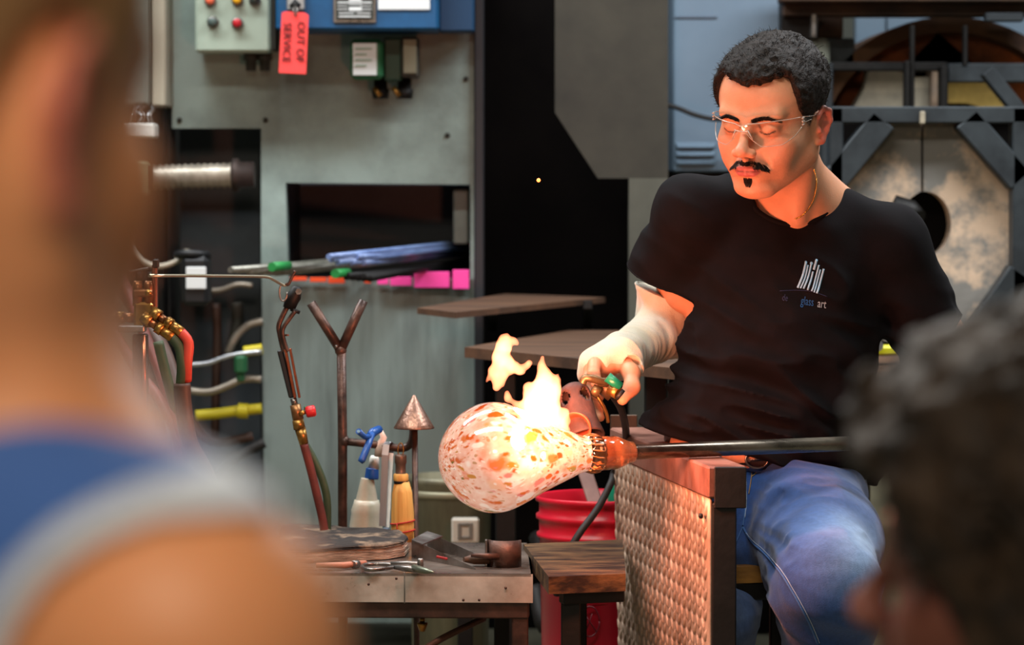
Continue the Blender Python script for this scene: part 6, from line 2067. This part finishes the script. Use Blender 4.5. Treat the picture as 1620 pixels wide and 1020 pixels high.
def jcol(V):
    c = np.tile(np.array(lin((28, 60, 116))), (len(V), 1))
    w_ = np.exp(-(((V - fadec) / np.array([.060, .14, .055])) ** 2).sum(1)) * .78
    w_ = np.maximum(w_, np.exp(-(((V - fk) / np.array([.075, .14, .05])) ** 2).sum(1)) * .2)
    w_ = np.maximum(w_, np.exp(-(((V - np.array(RK)) / np.array([.05, .12, .10])) ** 2).sum(1)) * .4)
    w_ = w_ * (1 + .25 * vnoise(V * np.array([1, 1, 3]), 28, 3))
    c = lerpc(c, lin((158, 182, 208)), np.clip(w_, 0, 1))
    return c * (1 + .12 * vnoise(V, 22, 5)[:, None] + .07 * vnoise(V * np.array([1, 1, 4.]), 120, 6)[:, None])
Mj = mat('blue_denim', (60, 96, 148), .8, 0, bump=.3, bscale=650, sheen=.2, spec=.25); use_tone(Mj, (160, .14, (1, 1, .35)))
V, Q = s.mesh(.0034)
jeans, JV = npmesh('jeans', V, Q, Mj, man, col=jcol, relax=1)
jb = bvh_of(jeans)
Mden = mat('denim_seam', (56, 92, 146), .8, bump=.3, bscale=500)
Mseam = mat('pale_stitching', (150, 168, 192), .8)
Mgold = mat('tan_stitching', (140, 110, 66), .8)
def seam(pix, name, m, r=.0016, lift=.0004, dash=False):
    P, _ = spline([Vector((x, y, 0)) for x, y in pix], [0] * len(pix), 6)
    pp = [shoot(jb, p.x, p.y, lift) for p in P]
    run = []
    q = MB()
    for p in pp + [None]:
        if p is None or (run and (p - run[-1]).length > .05):
            if len(run) > 1: q.tube(run, r, 6)
            run = [] if p is None else [p]
        else: run.append(p)
    if q.v: return q.build(name, m, man)
def zj(x, y): return (1100 + x * 320 / 859, 640 + y * 380 / 1020)
seam([zj(*p) for p in ((203, 520), (240, 580), (300, 640), (360, 710), (410, 790), (455, 870), (490, 940), (520, 1015))], 'inseam', Mden, .0019)
seam([zj(*p) for p in ((207, 530), (245, 575), (306, 633), (368, 704), (418, 784), (463, 864), (498, 934), (528, 1010))], 'seam_stitching', Mseam, .0006, .0012)
seam([zj(*p) for p in ((203, 520), (180, 570), (160, 620), (145, 660))], 'inseam', Mden, .0017)
seam([zj(*p) for p in ((212, 225), (210, 290), (212, 350), (215, 420), (208, 480), (203, 515))], 'fly_seam', Mden, .0016)
seam([zj(*p) for p in ((217, 228), (215, 290), (217, 350), (219, 420), (212, 480))], 'fly_stitching', Mseam, .0006, .0012)
seam([zj(*p) for p in ((236, 238), (240, 290), (236, 330), (228, 380))], 'fly_stitching', Mgold, .0008, .0008)
seam([zj(*p) for p in ((212, 245), (240, 250), (262, 262), (258, 290), (240, 305))], 'pocket_stitching', Mgold, .0009, .0008)
# belt
q = MB()
for i in range(64):
    pass
wc = W(1205, 712, 5.17)
def ringpt(t, dz, r=1.0):
    p = Vector((wc.x + .152 * r * cos(t), wc.y + .122 * r * sin(t), 0))
    p.z = p0_.z + (p.x - p0_.x) * (hd2.z / hd2.x) + dz
    return p
def strap(z0, z1, r0, r1, name, m):
    n = 72; vs = []
    for i in range(n):
        t = 2 * pi * i / n
        vs += [ringpt(t, z0, r0), ringpt(t, z1, r0), ringpt(t, z1, r1), ringpt(t, z0, r1)]
    fs = []
    for i in range(n):
        j = (i + 1) % n
        for a in range(4): fs.append((4 * i + a, 4 * j + a, 4 * j + (a + 1) % 4, 4 * i + (a + 1) % 4))
    return MB().add(vs, fs, True).build(name, m, man)
strap(-.030, .012, .99, 1.03, 'waistband', mat('denim_band', (48, 84, 136), .8, bump=.2, bscale=500))
strap(-.022, .010, 1.03, 1.055, 'belt', mat('dark_brown_belt', (44, 32, 30), .5))
for t in (-2.05, -1.45, -1.15):
    a, b = ringpt(t, -.030, 1.07), ringpt(t, .014, 1.07)
    q = MB(); q.bar(a, b, .012, .004, .001, up=Vector((0, -1, 0))); q.build('belt_loop', mat('denim_loop', (70, 98, 150), .8) if 'denim_loop' not in bpy.data.materials else bpy.data.materials['denim_loop'], man)
q = MB(); bc = ringpt(-1.68, -.008, 1.08)
q.tube([bc + Vector((.018 * cos(t), 0, .014 * sin(t))) for t in [2 * pi * i / 20 for i in range(21)]], .0022, 6, cap=False)
q.tube([bc + Vector((-.016, -.003, 0)), bc + Vector((.018, -.003, .002))], .0018, 6)
q.build('belt_buckle', M_['steel'], man)
# shoes
Msh = mat('worn_leather', (60, 44, 36), .6, bump=.2)
for A_, nm in ((LA, 0), (RA, 1)):
    s = SDF()
    f = Vector((A_.x, A_.y, .0))
    s.cap(f + Vector((0, .03, .045)), f + Vector((0, -.10, .035)), .038, .036, k=.0)
    s.cap(f + Vector((0, .02, .06)), f + Vector((0, .01, .12)), .042, .040, k=.03)
    s.cap(f + Vector((0, -.10, .03)), f + Vector((0, -.17, .028)), .036, .030, k=.02)
    s.plane((0, 0, .004), (0, 0, -1))
    V, Q = s.mesh(.006)
    npmesh('shoe', V, Q, Msh, man, relax=2)

# ---------------------------------------------------------------- man in the blue vest, close on the left
HL = Vector((-.205, 1.05, 1.128))
ML = Matrix.Translation(HL) @ Rz(153) @ Matrix.Rotation(radians(2), 4, 'X')
lm = thing('person', 'out-of-focus man in a blue sleeveless top seen from behind at the left edge', 'person', Vector((HL.x, HL.y, 0)))
s = SDF(ML); head_sdf(s, lids=False); s.M = None
SHr = W(310, 1050, 1.0); SHl = Vector((-.36, 1.08, SHr.z - .005))
base = Vector((-.205, 1.06, 1.02))
s.cap(ML @ Vector((0, .03, -.05)), base, .056, .062, k=.03)
s.cap(base + Vector((.02, 0, .0)), SHr + Vector((-.01, 0, .01)), .046, .048, k=.03)
s.cap(base + Vector((-.02, 0, .0)), SHl, .046, .048, k=.03)
s.ell(Vector((-.21, 1.08, .86)), (.15, .11, .17), k=.05)
s.ell(Vector((-.21, 1.08, .66)), (.14, .11, .2), k=.05)
elb = SHr + Vector((.02, .06, -.26))
s.cap(SHr, elb, .049, .038, k=.02)
s.cap(elb, elb + Vector((-.02, .22, .02)), .038, .028, k=.02)
s.ell(elb + Vector((-.02, .27, .02)), (.034, .05, .016), k=.02)
for i in range(4):
    a = elb + Vector((-.046 + .02 * i, .30, .02))
    s.cap(a, a + Vector((0, .045, -.006)), .0095, .0085, k=.008); s.cap(a + Vector((0, .045, -.006)), a + Vector((0, .07, -.022)), .0085, .0075, k=.004)
s.cap(elb + Vector((-.05, .25, .02)), elb + Vector((-.075, .30, .01)), .012, .009, k=.01)
elc = SHl + Vector((-.03, .06, -.26))
s.cap(SHl, elc, .047, .038, k=.02); s.cap(elc, elc + Vector((.05, .22, .02)), .038, .028, k=.02)
V, Q = s.mesh(.005, B=16)
key_l = ([0, 30, 52, 62, 74, 92, 108, 130, 180], [.075, .085, .07, .03, -.02, .02, .012, -.04, -.055])
npmesh('body', V, Q, Mskin, lm, col=skin_tone(ML, lin((214, 148, 104)), key_l, 1.6), relax=2)
hair_mesh('hair', ML, key_l, .010, .004, .002, 90, .004, mat('brown_hair', (176, 136, 92), .6, 0, (120, 90, 60), 120, bump=.4, bscale=400), lm)
# beard along the jaw
s = SDF(ML)
for m in (-1, 1):
    s.cap((m * .056, .004, -.050), (m * .018, -.072, -.098), .0185, .018, k=.02)
s.ell((0, -.082, -.100), (.026, .020, .020), k=.02)
s.fn(lambda P: .002 * vnoise(P, 150, 3))
V, Q = s.mesh(.004)
npmesh('beard', V, Q, mat('brown_beard', (84, 56, 38), .7, 0, (58, 40, 28), 120), lm, relax=1)
s = SDF()
g = .006
s.cap(base + Vector((.0, 0, -.012)), SHr + Vector((-.01, 0, .01)), .044 + g, .048 + g, k=.0)
s.cap(base + Vector((.0, 0, -.012)), SHl, .044 + g, .048 + g, k=.03)
s.ell(Vector((-.21, 1.08, .86)), (.15 + g, .11 + g, .17), k=.05)
s.ell(Vector((-.21, 1.08, .68)), (.14 + g, .11 + g, .2), k=.05)
s.fn(lambda P: -.0025 * vnoise(P, 18, 2))
arm_o = W(345, 1095, 1.0); arm_l = Vector((-.37, 1.05, arm_o.z))
def thru(o, R, s=s):
    o = np.array(o); d = np.array(Vector((.12, 1, .05)).normalized())
    def fn(P):
        q = P - o; t = q @ d
        return np.linalg.norm(q - t[..., None] * d, axis=-1) - R
    return fn
f1 = thru(arm_o, .062); f2 = thru(arm_l, .055)
tank = list(s.p)
s.p.append((f1, np.full(3, -99.), np.full(3, 99.), .0, 'i2')); s.p.append((f2, np.full(3, -99.), np.full(3, 99.), .0, 'i2'))
s.cap(ML @ Vector((0, .03, -.05)), base + Vector((0, 0, .02)), .066, .068, k=.0, op='s')
V, Q = s.mesh(.005, B=16)
npmesh('vest', V, Q, mat('blue_jersey', (54, 96, 168), .8, sheen=.2, bump=.1), lm, relax=2)
s = SDF(); s.p = list(tank)
s.fn(lambda P: np.full(P.shape[:-1], -.0022))
s.p.append((f1, np.full(3, -99.), np.full(3, 99.), .0, 'i2'))
s.p.append((thru(arm_o, .0725), np.full(3, -99.), np.full(3, 99.), .0, 'i'))
V, Q = s.mesh(.003, B=16)
npmesh('armhole_trim', V, Q, mat('pale_blue_trim', (196, 208, 222), .8), lm, relax=2)

# ---------------------------------------------------------------- curly-haired person, close on the right
HR = W(1668, 885, 1.8)
MR = Matrix.Translation(HR) @ Rz(246)
rp = thing('person', 'out-of-focus person with dark curly hair at the lower right corner', 'person', Vector((HR.x, HR.y, 0)))
s = SDF(MR); head_sdf(s, lids=False); s.M = None
nb2 = HR + Vector((.0, .02, -.19))
s.cap(MR @ Vector((0, .03, -.05)), nb2, .052, .058, k=.03)
s.ell(nb2 + Vector((.0, .0, -.20)), (.17, .11, .18), k=.05)
for m in (-1, 1):
    sh_ = nb2 + Vector((m * .16, .0, -.06)); s.cap(nb2, sh_, .045, .05, k=.04)
    s.cap(sh_, sh_ + Vector((m * .03, -.02, -.27)), .046, .036, k=.02)
V, Q = s.mesh(.006, B=16)
npmesh('body', V, Q, Mskin, rp, col=skin_tone(MR, lin((112, 70, 58)), None, 0), relax=2)
key_r = ([0, 40, 56, 66, 76, 92, 108, 130, 180], [.050, .040, .0, -.05, -.12, -.16, -.17, -.17, -.17])
Mcurl = mat('dark_curly_hair', (58, 44, 30), .7, 0, (18, 14, 10), 34, bump=.8, bscale=120, ramp=(.35, .62))
hair_mesh('hair', MR, key_r, .034, .022, .010, 42, .004, Mcurl, rp, low=True)
q = MB()
rc = random.Random(5)
ph = 0
for i in range(260):
    a, b = rc.uniform(-pi, pi), rc.uniform(-.35, 1)
    cb = math.sqrt(max(0, 1 - b * b))
    L0 = Vector((.098 * cos(a) * cb, .014 + .122 * sin(a) * cb, .03 + .112 * b))
    if L0.z < float(np.interp(math.degrees(math.atan2(abs(L0.x), -L0.y)), *key_r)) + .004: continue
    n = Vector((cos(a) * cb, sin(a) * cb, b)); u = n.orthogonal().normalized(); w_ = n.cross(u)
    R = rc.uniform(.006, .011); k0 = rc.uniform(0, 6)
    q.tube([MR @ (L0 + (u * cos(k0 + t * .9) + w_ * sin(k0 + t * .9)) * R * (1 - t * .06) + n * (t * .0022)) for t in range(8)], [.0022] * 6 + [.0016, .0008], 5)
ob = q.build('curls', Mcurl, rp, fix=False); ob['kind'] = 'stuff'
s = SDF()
s.ell(nb2 + Vector((.0, .0, -.20)), (.178, .118, .185), k=.0)
for m in (-1, 1):
    sh_ = nb2 + Vector((m * .16, .0, -.06)); s.cap(nb2 + Vector((0, 0, -.01)), sh_, .052, .058, k=.04)
    s.cap(sh_, sh_ + Vector((m * .02, -.012, -.16)), .056, .052, k=.02)
s.ell(nb2 + Vector((0, -.02, .03)), (.075, .08, .06), k=.004, op='s')
V, Q = s.mesh(.007, B=16)
npmesh('shirt', V, Q, mat('dark_shirt', (44, 38, 42), .85), rp, relax=2)
